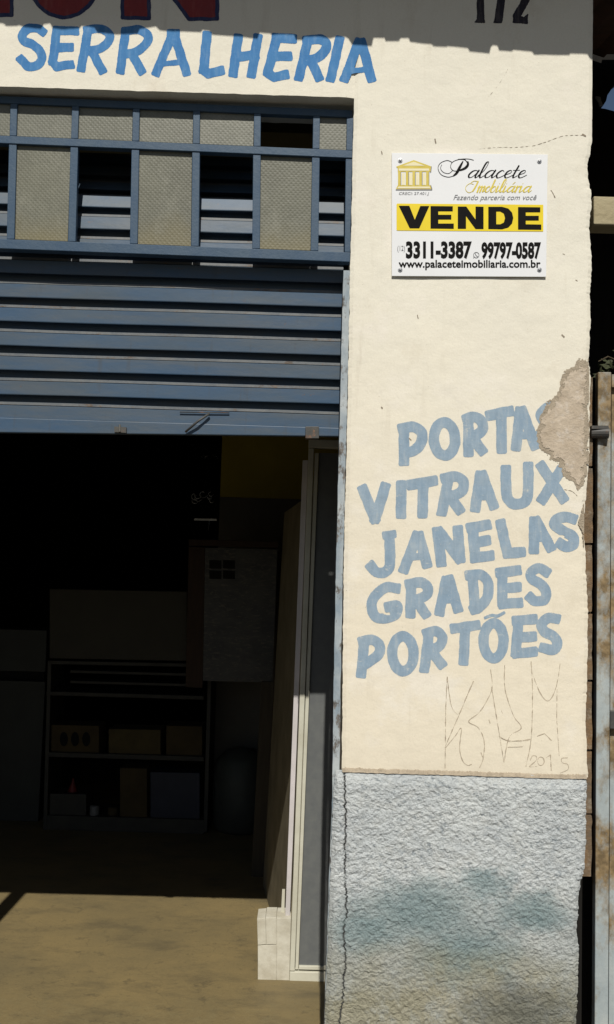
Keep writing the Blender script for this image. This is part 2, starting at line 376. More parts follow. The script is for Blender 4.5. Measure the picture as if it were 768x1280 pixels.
M['barrel'] = simple('grey_drum', (0.045, 0.05, 0.043), (0.033, 0.036, 0.032), 5, 0.6)
M['chrome'] = simple('bright_chrome', (0.7, 0.7, 0.68), (0.5, 0.5, 0.48), 30, 0.25, 1.0)
M['beam'] = simple('weathered_beam', (0.40, 0.345, 0.22), (0.27, 0.225, 0.135), 9, 0.85, bump=0.003, stretch=(0.6,2,3))
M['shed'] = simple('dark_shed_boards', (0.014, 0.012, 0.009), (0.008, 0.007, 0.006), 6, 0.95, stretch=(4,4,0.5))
M['foil'] = simple('pale_plastic_scrap', (0.30, 0.31, 0.31), (0.2, 0.21, 0.21), 20, 0.5)
M['leaf'] = simple('dark_leaf', (0.04, 0.048, 0.02), (0.028, 0.03, 0.014), 40, 0.6)
M['stem'] = simple('brown_stem', (0.06, 0.045, 0.025), None, 20, 0.8)
M['walk'] = simple('pavement_concrete', (0.11, 0.10, 0.085), (0.08, 0.073, 0.063), 3, 0.9, bump=0.003)
M['road'] = simple('asphalt', (0.055, 0.054, 0.052), (0.042, 0.042, 0.041), 4, 0.9, bump=0.004, bscale=90)
M['earth'] = simple('dry_earth', (0.12, 0.095, 0.06), (0.09, 0.08, 0.05), 0.4, 0.95)
M['print'] = None

# ------------------------------------------------------------------ painted shapes: union of brush strokes / outlines -> one clean sheet
def smooth_line(pts, closed=False, k=8):
    pts = [np.array(p, float) for p in pts]; n = len(pts)
    if n < 3: return pts
    out = []
    rng = range(n) if closed else range(n-1)
    for i in rng:
        if closed: p0, p1, p2, p3 = pts[i-1], pts[i], pts[(i+1) % n], pts[(i+2) % n]
        else: p0, p1, p2, p3 = pts[max(i-1,0)], pts[i], pts[i+1], pts[min(i+2,n-1)]
        for j in range(k):
            t = j/k
            out.append(0.5*((2*p1)+(-p0+p2)*t+(2*p0-5*p1+4*p2-p3)*t*t+(-p0+3*p1-3*p2+p3)*t**3))
    out.append(pts[0] if closed else pts[-1])
    return out
def wob(X, Y, amp, s=1.0):
    X = X*s; Y = Y*s
    return amp*(0.5*np.sin(X*0.31+1.3*np.sin(Y*0.23))+0.35*np.sin(Y*0.43+2*np.sin(X*0.17))+0.3*np.sin(X*1.1+Y*0.7)*np.sin(Y*1.3-X*0.5)+0.25*np.sin(2.1*X-1.7*Y+3*np.sin(0.9*Y)))
def wall_relief(x, z):
    return 0.0016*noise.noise((x*5, 1.7, z*5))+0.0007*noise.noise((x*22, 5.1, z*22))
def sheet(name, shapes, Y, mat, parent, g=1.0, wobble=0.0, ws=1.0, off=0.0, relief=0.0, keep=None, ragged=0.0, flat=False):
    """shapes in photo pixels: ('s', pts, r) stroke with radius or radii, ('p', pts) outline, ('h', pts) hole"""
    segs = []
    allp = []
    for sh in shapes:
        rr = np.max(sh[2]) if sh[0] == 's' else 0
        for p in sh[1]: allp += [(p[0]-rr, p[1]-rr), (p[0]+rr, p[1]+rr)]
    allp = np.array(allp); mn = allp.min(0)-3-abs(off)-abs(wobble)*2; mx = allp.max(0)+3+abs(off)+abs(wobble)*2
    nx = int((mx[0]-mn[0])/g)+2; ny = int((mx[1]-mn[1])/g)+2
    xs = mn[0]+np.arange(nx)*g; ys = mn[1]+np.arange(ny)*g
    X, Yg = np.meshgrid(xs, ys)
    D = np.full(X.shape, 1e6)
    def segd(a, b):
        ab = b-a; L = max(ab@ab, 1e-9)
        t = np.clip(((X-a[0])*ab[0]+(Yg-a[1])*ab[1])/L, 0, 1)
        return np.hypot(X-a[0]-t*ab[0], Yg-a[1]-t*ab[1]), t
    def polyd(pts):
        pts = [np.array(p, float) for p in pts]; d = np.full(X.shape, 1e6); ins = np.zeros(X.shape, bool)
        for i in range(len(pts)):
            a, b = pts[i], pts[(i+1) % len(pts)]
            d = np.minimum(d, segd(a, b)[0])
            if a[1] != b[1]:
                c = ((a[1] > Yg) != (b[1] > Yg)) & (X < (b[0]-a[0])*(Yg-a[1])/(b[1]-a[1])+a[0])
                ins ^= c
        return np.where(ins, -d, d)
    for sh in shapes:
        if sh[0] == 's':
            D0 = D; D = np.full(X.shape, 1e6)
            pts = [np.array(p, float) for p in sh[1]]; r = sh[2]
            rs = list(r) if isinstance(r, (list, tuple, np.ndarray)) else [r]*len(pts)
            for i in range(len(pts)-1):
                d, t = segd(pts[i], pts[i+1]); D = np.minimum(D, d-(rs[i]*(1-t)+rs[i+1]*t))
            if flat and np.hypot(*(pts[0]-pts[-1])) > 1:
                for e, q, rr in ((pts[0], pts[1], rs[0]), (pts[-1], pts[-2], rs[-1])):
                    tg = (e-q)/max(np.hypot(*(e-q)), 1e-6)
                    al = (X-e[0])*tg[0]+(Yg-e[1])*tg[1]; de = np.hypot(X-e[0], Yg-e[1])
                    pr = np.abs(-(X-e[0])*tg[1]+(Yg-e[1])*tg[0])
                    # a flat brush end: rounded box cap replacing the half disc
                    bx_, by_ = al-rr*0.46, pr-rr*0.62
                    box = np.hypot(np.maximum(bx_, 0), np.maximum(by_, 0))+np.minimum(np.maximum(bx_, by_), 0)-rr*0.38
                    D = np.where((al > 0) & (de < rr*1.6), box, D)
            D = np.minimum(D0, D)
        elif sh[0] == 'p': D = np.minimum(D, polyd(sh[1]))
    for sh in shapes:
        if sh[0] == 'h': D = np.maximum(D, -polyd(sh[1]))
    D = D-off
    if wobble: D = D+wob(X, Yg, wobble, ws)
    if ragged:
        for j in range(ny):
            for i in range(nx):
                if abs(D[j, i]) < ragged*3:
                    x, y = xs[i], ys[j]
                    D[j, i] += ragged*(1.1*noise.noise((x*0.07, y*0.07, 5))+0.9*noise.noise((x*0.2, y*0.2, 6))+0.6*noise.noise((x*0.55, y*0.55, 7)))
    if keep is not None: D = np.maximum(D, keep(X, Yg))
    V = []; Fc = []; idx = {}
    def vid(key, x, y):
        if key not in idx:
            yy = Y
            if relief: yy = Y - relief*(0.6+0.8*noise.noise((x*0.06, y*0.06, 3.3))+0.5*noise.noise((x*0.2, y*0.2, 1.3)))
            p = P(x, y, yy)
            if parent is fac or (parent is not None and parent.parent is fac): p.y = yy + wall_relief(p.x, p.z)
            idx[key] = len(V); V.append(p)
        return idx[key]
    I = D < 0
    act = I[:-1,:-1]|I[1:,:-1]|I[:-1,1:]|I[1:,1:]
    for j, i in zip(*np.nonzero(act)):
        cs = [(j,i),(j,i+1),(j+1,i+1),(j+1,i)]
        poly = []
        for k in range(4):
            a, b = cs[k], cs[(k+1) % 4]
            if I[a]: poly.append(vid(a, xs[a[1]], ys[a[0]]))
            if I[a] != I[b]:
                t = D[a]/(D[a]-D[b])
                key = (min(a,b), max(a,b))
                poly.append(vid(key, xs[a[1]]+(xs[b[1]]-xs[a[1]])*t, ys[a[0]]+(ys[b[0]]-ys[a[0]])*t))
        if len(poly) >= 3: Fc.append(tuple(poly[::-1]))
    return build(name, V, Fc, mat, parent)

def tr(pts, s, ox, oy): return [(p[0]/s+ox, p[1]/s+oy) for p in pts]
def strokes(L, s, ox, oy, width):
    out = []
    for item in L:
        wd = width
        if isinstance(item, tuple): item, wd = item
        q = tr(item, s, ox, oy)
        if len(q) > 3: q = smooth_line(q)
        out.append(('s', q, wd/2/s))
    return out
def oval(cx, cy, rx, ry, tilt=0.0):
    return [(cx+rx*math.cos(a)*math.cos(tilt)-ry*math.sin(a)*math.sin(tilt), cy+rx*math.cos(a)*math.sin(tilt)+ry*math.sin(a)*math.cos(tilt)) for a in [2*math.pi*k/20 for k in range(21)]]

def font_sheet(name, text, box, Y, mat, parent, offset=0.0, shear=0.0, slope=0.0, sx=None):
    """built-in font, fitted to a photo-pixel box x0,y0,x1,y1 on plane Y"""
    cu = bpy.data.curves.new('t', 'FONT'); cu.body = text; cu.offset = offset; cu.resolution_u = 3; cu.shear = shear
    ob = bpy.data.objects.new('t', cu); C.objects.link(ob)
    dg = bpy.context.evaluated_depsgraph_get(); dg.update()
    me = bpy.data.meshes.new_from_object(ob.evaluated_get(dg))
    co = np.array([v.co[:] for v in me.vertices]); fc = [tuple(p.vertices) for p in me.polygons]
    bpy.data.objects.remove(ob); bpy.data.curves.remove(cu); bpy.data.meshes.remove(me)
    mn = co.min(0); mx = co.max(0)
    u = (co[:,0]-mn[0])/(mx[0]-mn[0]); v = (co[:,1]-mn[1])/(mx[1]-mn[1])
    x = box[0]+u*(box[2]-box[0]); y = box[3]-v*(box[3]-box[1])+u*slope
    return build(name, [P(a, b, Y) for a, b in zip(x, y)], fc, mat, parent)

# ------------------------------------------------------------------ ground (outside and in)
def plane(name, x0, x1, y0, y1, z, mat, kind='structure'):
    return tag(build(name, [(x0,y0,z),(x1,y0,z),(x1,y1,z),(x0,y1,z)], [(0,1,2,3)], mat), kind=kind)
plane('ground', -900, 900, -900, 900, -0.30, M['earth'])
plane('road', -60, 60, -10.5, -3.0, -0.20, M['road'])
kb = MB(); kb.box(-60, 60, -3.0, -0.02, -0.28, -0.06); tag(kb.out('pavement', M['walk']), kind='structure')
fl = MB(); fl.box(-4.2, 1.0, 0.0, 9.0, -0.28, 0.0); tag(fl.out('floor', M['floor']), kind='structure')

# ------------------------------------------------------------------ facade: one wall with its plinth, paint and damage
def lerpl(L, y):
    if y <= L[0][1]: 
        return L[0][0]
    for (x0, y0), (x1, y1) in zip(L, L[1:]):
        if y <= y1: return x0+(x1-x0)*(y-y0)/(y1-y0)
    return L[-1][0]
XL = [(456,-330),(443,122),(438,340),(434,545),(430,700),(427.5,965),(424,1060),(416,1380)]
XR = [(744,-330),(742,0),(741,100),(741,176),(738,188),(735.5,205),(736,222),(740,238),(739,262),(737,275),(739,300),(740,335),(738,370),(739,400),(737,430),(736.5,450),(738,470),(738,540),(737,575),(735,600),(733,618),(731,640),(727.5,655),(729,668),(732,690),(734,720),(736,760),(735,850),(733,900),(735,972),(716,974),(714,1320)]
fac = thing('facade_wall', (0.65, 0.1, -0.06), 'cream painted plaster shopfront wall with hand painted blue words and rough grey plinth', 'wall')
relief = wall_relief
def edge_jit(y, seed, amp):
    return amp*(0.6*noise.noise((y*0.045, seed, 0))+0.5*noise.noise((y*0.16, seed, 4))+0.35*noise.noise((y*0.5, seed, 9)))
def ytop(x): return 122-(443-x)*0.0316
YB = 1375
V = []; Fc = []
rows = list(np.linspace(-330, 122, 60)) + list(np.arange(124.5, YB+1, 2.5))
NU = 64
grid = []
for y in rows:
    xl = lerpl(XL, y)+(edge_jit(y, 2.2, 1.1) if y > 130 else 0); xr = lerpl(XR, y)+edge_jit(y, 7.7, 2.3 if y > 180 else 0.6)
    row = []
    for k in range(NU+1):
        u = k/NU; px = xl+(xr-xl)*u
        p = P(px, y, 0.0)
        rnd = 0.006*max(0, 1-min(u, 1-u)*NU/1.2)
        q = Vector((p.x, relief(p.x, p.z)+rnd, p.z)); row.append(len(V)); V.append(q)
    grid.append(row)
for a, b in zip(grid, grid[1:]):
    for k in range(NU): Fc.append((b[k], b[k+1], a[k+1], a[k]))
def strip(ids, Y1, flip=False):
    back = []
    for i in ids:
        back.append(len(V)); V.append(Vector((V[i].x, Y1, V[i].z)))
    for k in range(len(ids)-1):
        f = (ids[k], ids[k+1], back[k+1], back[k]); Fc.append(f[::-1] if flip else f)
n_top = 59
strip([r[-1] for r in grid], 0.22)
strip([r[0] for r in grid[n_top:]], 0.22, True)
# band above the opening, sharing the pillar's edge
bx = list(np.linspace(-1250, 0, 30))+list(np.linspace(12, 443, 44))
band = []
for j in range(60):
    s = j/59; row = []
    for x in bx[:-1]:
        xx = x+(456-443)*(1-s)*(x+1250)/1693
        y = -330+s*(ytop(x)+(0.8*noise.noise((x*0.06, 3, 1)))+330)
        p = P(xx, y, 0.0); row.append(len(V)); V.append(Vector((p.x, relief(p.x, p.z), p.z)))
    row.append(grid[j][0]); band.append(row)
for a, b in zip(band, band[1:]):
    for k in range(len(bx)-1): Fc.append((b[k], b[k+1], a[k+1], a[k]))
strip(band[-1], 0.22, False)
build('plaster_wall', V, Fc, M['wall'], fac, smooth=False)

# rough stucco plinth, really relieved
PL = [(419,960),(417,1000),(414,1080),(410,1180),(402,1380)]
PR = [(735,960),(734,1000),(733,1060),(731,1092),(727,1104),(724,1130),(722,1160),(725,1190),(723,1240),(718,1380)]
V = []; Fc = []; NU = 450; ysn = np.arange(0, 1.0001, 1/560)
def stucco_h(x, z):
    wx = x+0.003*noise.noise((x*60, 9.1, z*60)); wz = z+0.003*noise.noise((x*60, 4.4, z*60))
    n = 0.0030*noise.noise((wx*46, 0.3, wz*50))+0.0030*noise.noise((wx*92, 2.3, wz*98))+0.0017*noise.noise((wx*190, 4.3, wz*200))
    return n+0.002*noise.noise((x*12, 5.0, z*12))+random.uniform(-0.0007, 0.0007)
ids = []; crk = set(); crack_faces = []
for s in ysn:
    row = []
    y0 = 963
    for k in range(NU+1):
        u = k/NU
        yy = (963+u*9+edge_jit(u*316, 5.5, 1.6))*(1-s)+1378*s
        xl = lerpl(PL, yy)+edge_jit(yy, 1.2, 1.5); xr = lerpl(PR, yy)+edge_jit(yy, 3.9, 2.5)
        p = P(xl+(xr-xl)*u, yy, -0.014)
        e = min(s*26, u*60, (1-u)*60, 1.0)
        h = stucco_h(p.x, p.z)*(0.4+0.6*e)+0.012*e
        # the long crack beside the jamb
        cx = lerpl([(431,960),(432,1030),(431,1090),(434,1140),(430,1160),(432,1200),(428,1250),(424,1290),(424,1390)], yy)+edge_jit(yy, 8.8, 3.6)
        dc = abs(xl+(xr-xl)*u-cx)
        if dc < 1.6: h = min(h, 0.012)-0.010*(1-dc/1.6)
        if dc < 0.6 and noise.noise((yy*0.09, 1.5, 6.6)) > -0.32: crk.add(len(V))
        row.append(len(V)); V.append(Vector((p.x, -0.004-h, p.z)))
    ids.append(row)
for a, b in zip(ids, ids[1:]):
    for k in range(NU):
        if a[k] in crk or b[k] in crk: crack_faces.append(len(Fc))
        Fc.append((b[k], b[k+1], a[k+1], a[k]))
def strip2(L, Y1, flip):
    strip(L, Y1, flip)
strip2(ids[0], 0.006, True); strip2([r[-1] for r in ids], 0.06, False); strip2([r[0] for r in ids], 0.06, True)
st_ = build('stucco_plinth', V, Fc, M['stucco'], fac, smooth=False)
st_.data.materials.append(M['crack_shade'])
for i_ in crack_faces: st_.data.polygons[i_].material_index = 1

V = []; Fc = []; n_ = 220
for k in range(n_+1):
    u = k/n_; px = 428+(733-428)*u; py = 961.6+u*8.6+edge_jit(px, 9.3, 1.2)
    hgt = 1.6+1.6*abs(noise.noise((px*0.11, 3.1, 0)))+1.2*noise.noise((px*0.45, 8.1, 0))
    a_ = P(px, py-max(hgt, 0.6), 0); b_2 = P(px, py+3.0, 0)
    V += [(a_.x, -0.0005, a_.z), (a_.x, -0.0045-0.003*noise.noise((px*0.3, 0, 1)), a_.z-0.003), (b_2.x, -0.0105, b_2.z)]
for k in range(n_):
    a = k*3; Fc += [(a+1, a+4, a+3, a), (a+2, a+5, a+4, a+1)]
build('crumbled_ledge', V, Fc, M['patch_edge'], fac)
# bricks laid bare along the broken corner
mb = MB()
jy = [470, 584, 680, 766, 851, 938, 1018, 1097]
for k in range(len(jy)-1):
    y0, y1 = jy[k]+1.5, jy[k+1]-1.5
    n = 10; V = []; 
    xr0 = 741.5-0.004*(y0-470)+random.uniform(-0.8,0.8)
    Yb = 0.028+random.uniform(-0.004, 0.006)
    pts = []
    for i in range(n+1):
        y = y0+(y1-y0)*i/n
        pts.append((xr0+edge_jit(y, 4.4, 1.5), y))
    mb.prism([(700, y0)]+pts+[(700, y1)], Yb, Yb+0.15)
mb.prism([(700,470),(738.5,470),(738.5,1090),(700,1095)], 0.045, 0.18)
mb.out('brick_core', M['brick'], fac)

# bare render patch
patch = [(736,452),(728,449),(722,454),(712,460),(704,470),(701,482),(694,492),(685,502),(679,513),(676,526),(672,538),(671,550),(678,562),(688,572),(697,578),(703,590),(709,598),(716,603),(723,613),(730,606),(733,596),(736,575),(737.2,540),(737.2,480)]
XRf = lambda X, Y_: X-736.8
pe_ = sheet('bare_render_patch', [('p', patch)], -0.0012, M['patch_edge'], fac, g=0.7, ragged=3.6, keep=XRf)
pp = sheet('pale_render_layer', [('p', patch)], -0.0022, M['patch'], pe_, g=0.8, ragged=5.0, off=-6.0, relief=0.0006, keep=lambda X, Y_: X-735.6)
sheet('bare_render_patch', [('p', [(735.5,612),(731,622),(729,634),(725,648),(722,655),(727,662),(730,676),(733,690),(736,690),(734,660)])], -0.0012, M['patch_edge'], fac, g=0.6, ragged=2.2, keep=lambda X, Y_: X-(730.5+0*Y_))

# painted words
def LBL(o, t): o['label'] = t; return o
W1 = strokes([[(172,64),(150,50),(115,50),(92,72),(95,98),(130,114),(160,140),(167,172),(148,198),(115,202),(84,172)],
  [(226,64),(212,185)],[(212,183),(228,203),(284,194)],[(226,58),(303,60)],[(217,127),(281,125)],
  [(352,62),(326,210)],[(347,57),(400,50),(437,72),(433,102),(400,130),(345,142)],[(370,142),(409,218)],
  [(502,62),(482,218)],[(502,60),(555,54),(592,76),(588,106),(550,140),(500,152)],[(526,147),(567,220)],
  [(690,74),(626,226)],[(697,70),(746,226)],([(650,192),(728,184)],22),[(682,70),(706,70)]], 3.2, 0, 20, 36)
W1 += strokes([[(89,58),(76,193)],[(76,193),(94,206),(142,195)],[(208,68),(189,206)],[(284,68),(260,208)],[(200,142),(275,134)],
  [(356,74),(322,200)],[(322,203),(346,219),(390,210)],[(352,68),(420,72)],[(342,140),(402,138)],
  [(476,82),(442,220)],[(470,78),(525,74),(548,92),(540,120),(510,145),(468,156)],[(490,158),(518,220)],
  [(598,76),(564,224)],[(672,84),(618,224)],[(682,84),(720,224)],([(638,196),(708,188)],22)], 3.072, 230, 25, 37)
LBL(sheet('painted_word', W1, -0.0006, M['blue'], fac, g=0.7, wobble=0.45, flat=True), 'bright blue painted word SERRALHERIA')
wp = [[(186,140),(187,240)],[(180,138),(215,133),(242,152),(238,185),(215,207),(190,212)],oval(312,170,33,51,-0.04),
  [(386,110),(386,212)],[(380,108),(405,102),(429,120),(426,146),(395,165)],[(396,165),(428,206)],[(452,97),(514,84)],[(488,92),(489,202)],
  [(546,84),(534,194)],[(552,82),(592,190)],([(545,160),(590,158)],24),[(662,70),(630,74),(610,96),(625,120),(655,135),(660,165),(630,185)]]
LBL(sheet('painted_word', strokes(wp, 2.477, 430, 480, 33), -0.0006, M['faded'], fac, g=0.7, wobble=0.4, flat=True), 'faded blue painted word PORTAS')
wv = [[(59,326),(97,418)],[(128,318),(97,418)],[(178,312),(177,404)],[(206,312),(278,300)],[(246,308),(244,402)],
  [(324,292),(304,396)],[(312,292),(350,287),(371,306),(362,335),(322,350)],[(330,350),(358,390)],
  [(422,282),(407,384)],[(429,282),(463,376)],([(415,350),(455,347)],22),[(502,264),(504,340),(520,368),(550,370),(569,345),(571,254)],
  [(611,254),(679,355)],[(671,268),(614,358)]]
LBL(sheet('painted_word', strokes(wv, 2.477, 430, 480, 33), -0.0006, M['faded'], fac, g=0.7, wobble=0.4, flat=True), 'faded blue painted word VITRAUX')
wj = [[(141,98),(143,185),(128,210),(102,211),(84,192)],([(130,97),(152,94)],26),[(226,98),(187,202)],[(233,98),(257,186)],([(210,165),(250,160)],22),
  [(290,84),(302,182)],[(296,86),(358,170)],[(353,79),(360,170)],[(399,74),(406,160)],[(392,74),(444,65)],[(402,120),(443,113)],[(404,167),(453,160)],
  [(486,60),(506,150)],[(506,153),(550,149)],[(590,52),(589,142)],[(596,52),(640,135)],([(597,106),(630,106)],22),
  [(710,46),(690,40),(662,46),(653,65),(680,84),(708,100),(711,124),(690,133),(670,122)]]
LBL(sheet('painted_word', strokes(wj, 2.477, 430, 630, 33), -0.0006, M['faded'], fac, g=0.7, wobble=0.4, flat=True), 'faded blue painted word JANELAS')
wg = [[(163,112),(130,110),(97,136),(86,170),(102,203),(140,203),(162,190),(164,166),(138,170)],
  [(208,100),(206,192)],[(202,99),(240,94),(260,111),(253,135),(215,152)],[(225,150),(253,192)],
  [(316,88),(297,186)],[(326,84),(353,176)],([(310,150),(345,145)],22),[(399,74),(406,178)],[(388,72),(425,71),(447,96),(444,140),(420,170),(402,178)],
  [(491,64),(491,158)],[(482,64),(538,57)],[(491,112),(538,109)],[(491,161),(543,157)],
  [(628,62),(605,50),(582,62),(582,82),(610,100),(627,125),(619,149),(592,151),(577,140)]]
LBL(sheet('painted_word', strokes(wg, 2.477, 430, 690, 32), -0.0006, M['faded'], fac, g=0.7, wobble=0.4, flat=True), 'faded blue painted word GRADES')
wo_ = [[(63,279),(54,378)],[(56,277),(90,272),(111,292),(105,320),(70,345)],oval(183,315,33,54,-0.02),
  [(263,254),(250,361)],[(256,252),(285,245),(304,263),(297,290),(262,308)],[(270,305),(303,348)],[(342,237),(410,227)],[(376,234),(371,338)],
  oval(464,275,31,54),([(438,204),(458,196),(476,198),(496,188)],10),[(541,219),(532,313)],[(533,213),(588,208)],[(537,265),(586,262)],[(534,314),(588,309)],
  [(658,207),(635,204),(613,222),(620,245),(650,262),(661,285),(649,303),(617,297)]]
LBL(sheet('painted_word', strokes(wo_, 2.477, 430, 690, 32), -0.0006, M['faded'], fac, g=0.7, wobble=0.4, flat=True), 'faded blue painted word PORTÕES')
# big red letters with navy outline above, in the shade of the eave
red = [('p', [(-22,-128),(15,-128),(15,19),(-22,19)]),
       ('s', [(80+37*math.cos(a), -48+57*math.sin(a)) for a in [2*math.pi*k/40 for k in range(41)]], 13.0),
       ('p', [(153,-128),(182,-128),(244,-35),(240,-128),(272,-128),(272,24),(236,24),(186,-45),(187,23),(153,22)])]
sheet('painted_letters', red, -0.0006, M['navy'], fac, g=1.2, wobble=0.5, off=2.2)
sheet('painted_letters', red, -0.0010, M['red'], fac, g=1.2, wobble=0.5, off=-2.6)
num = [('p', [(597,-46),(604.5,-46),(604.5,24),(606,28),(594,28),(597,24)]),
       ('p', [(613,-46),(637,-46),(637,-38),(627,28),(618,28),(623,0),(630,-38),(613,-38)]),
       ('s', smooth_line([(643,-30),(645,-42),(652,-44),(659,-38),(659,-8),(654,6),(646,20)]), 4.0),
       ('p', [(643,18),(655,22),(660,18),(659,29),(642,28)])]
sheet('house_number', num, -0.0006, M['number'], fac, g=0.7, wobble=0.5, off=0.9)
# scratched lettering
gs = [[(112,100),(130,230),(155,275),(175,268),(205,195),(238,122)],[(112,100),(105,250),(102,540)],[(238,122),(175,270),(105,430)],[(105,440),(150,385),(180,348),(172,440),(185,500),(210,525),(228,520)],
  [(320,65),(328,150),(300,220),(262,275),(215,315),(262,345),(290,410),(285,490),(268,535)],[(325,150),(350,300),(385,515)],[(388,45),(390,160),(430,285),(468,345),(410,390),(385,510)],
  [(515,25),(522,180),(515,400),(490,530)],[(520,80),(560,180),(600,215),(635,150),(655,35)],[(640,160),(638,300),(650,480)],[(360,385),(400,405),(460,408),(500,405)],[(405,438),(475,436)],[(370,395),(415,412),(510,400)],[(545,385),(580,372),(612,405)],
  [(512,500),(522,480),(540,482),(540,500),(522,518),(508,532),(542,530)],oval(562,505,16,20),[(588,488),(608,475),(612,550)],[(690,488),(662,492),(665,512),(690,520),(692,545),(655,562)],[(312,305),(318,322)],[(372,262),(382,285)],[(275,465),(282,485)]]
sheet('scratched_lettering', strokes(gs, 3.84, 530, 820, 3.2), -0.0005, M['scratch'], fac, g=0.35, wobble=0.36, ws=1.4)
# cracks and pits
cr = [('s', smooth_line([(600,186),(622,184),(645,184),(668,182)]), 0.42), ('s', smooth_line([(668,182),(684,177),(700,171),(712,169),(730,169)]), 0.45), ('s', smooth_line([(611,121),(622,108),(632,92),(637,82)]), 0.3),
      ('s', [(729,168),(732,170)], 1.4), ('s', [(703,419),(705,421)], 1.3), ('s', [(522,394),(523,398)], 0.9), ('s', [(544,174),(545,179)], 1.0), ('s', smooth_line([(689,238),(691,241),(694,247)]), 0.8),
      ('s', [(704,317),(706,318)], 0.7), ('s', [(477,509),(478,510)], 1.2), ('s', [(720,350),(722,351)], 0.6), ('s', [(512,548),(514,550)], 1.0), ('s', [(477,189),(478,193)], 0.8),
      ('s', smooth_line([(706,612),(715,614),(722,620)]), 0.5), ('s', [(724,497),(733,498)], 0.8), ('s', smooth_line([(716,582),(724,588),(730,600)]), 0.7)]
sheet('cracks_and_pits', cr, -0.0009, M['crack'], fac, g=0.35, wobble=0.25, ws=3, off=-0.28)

# ------------------------------------------------------------------ estate agent's sign
SY = -0.0085
c0 = P(587, 345, SY)
sg = thing('sale_sign', c0, 'white for sale board with yellow VENDE band and phone numbers screwed to cream pillar', 'sign')
q = MB(); q.qbox([(490,191),(685,193),(683,346),(490,345)], SY, SY+0.004); q.out('board', M['sign'], sg, bevel=0.0008)
S4 = lambda pts: tr(pts, 3.2, 470, 170)
LY = SY-0.0012
yb_ = sheet('yellow_band', [('p', S4([(83,270),(670,275),(670,382),(83,378)]))], LY, M['yellow'], sg, g=1.0)
vd = [('p', S4([(92,279),(134,279),(156,335),(178,280),(214,280),(174,369),(136,369)])),
  ('p', S4([(219,280),(308,281),(308,301),(250,301),(250,315),(302,315),(302,334),(250,334),(250,350),(312,350),(312,371),(219,370)])),
  ('p', S4([(328,282),(362,282),(399,334),(399,282),(431,283),(431,372),(399,372),(361,320),(361,371),(328,371)])),
  ('p', S4([(450,283),(505,283),(530,290),(545,306),(550,328),(545,350),(530,366),(505,373),(450,372)])), ('h', S4([(482,302),(498,302),(512,310),(517,328),(512,346),(498,353),(482,353)])),
  ('p', S4([(569,284),(658,285),(658,305),(600,305),(600,319),(652,319),(652,338),(600,338),(600,353),(662,354),(662,375),(569,374)]))]
sheet('sale_word', vd, LY-0.0008, M['black'], yb_, g=0.4)
font_sheet('phone_number', '3311-3387', (507.6,301.5,590,323.5), LY, M['black'], sg, offset=0.045)
font_sheet('phone_number', '99797-0587', (602,302.5,676.5,324), LY, M['black'], sg, offset=0.045)
font_sheet('area_code', '(12)', (497,307,506.5,315.5), LY, M['grey_ink'], sg)
font_sheet('web_address', 'www.palaceteimobiliaria.com.br', (498.5,324.8,676,337.5), LY, M['black'], sg, offset=0.022)
font_sheet('slogan', 'Fazendo parceria com você', (567,243.5,671,252), LY, M['grey_ink'], sg, shear=0.35)
font_sheet('licence_number', 'CRECI: 27.401.J', (499,240,536.5,244.5), LY, M['grey_ink'], sg, shear=0.15)
sheet('phone_icon', strokes([oval(402,476,11,11),[(391,488),(394,482)],[(398,470),(401,478),(408,482)]], 3.2, 470, 170, 2.2), LY, M['grey_ink'], sg, g=0.25)
T6 = lambda pts: tr(pts, 6.4, 480, 180)
tm = [('p', T6([(100,180),(240,128),(382,180),(380,190),(104,190)])), ('p', T6([(112,190),(374,190),(374,222),(112,222)])), ('p', T6([(112,330),(374,330),(384,362),(96,362)]))]
for cx in (125, 187, 240, 295, 350): tm.append(('p', T6([(cx-11,222),(cx+11,222),(cx+11,330),(cx-11,330)])))
te_ = sheet('temple_emblem', tm+[('s', T6([(378,182),(374,215)]), 0.5)], LY, M['gold'], sg, g=0.3)
tp = [('p', T6([(150,174),(240,142),(330,174)])), ('p', T6([(120,196),(362,196),(362,214),(120,214)])), ('p', T6([(118,340),(366,340),(374,354),(108,354)]))]
for cx in (156, 214, 268, 323): tp.append(('p', T6([(cx-11,232),(cx+12,232),(cx+12,328),(cx-11,328)])))
sheet('emblem_fill', tp, LY-0.0006, M['gold_pale'], te_, g=0.3)
sheet('emblem_shading', [('s', T6([(98,364),(384,364)]), 0.45), ('s', T6([(381,182),(376,222)]), 0.5), ('s', T6([(376,330),(386,362)]), 0.4)]+[('s', T6([(cx+12,224),(cx+12,328)]), 0.35) for cx in (125,187,240,295,350)], LY-0.0009, M['grey_ink'], te_, g=0.25)
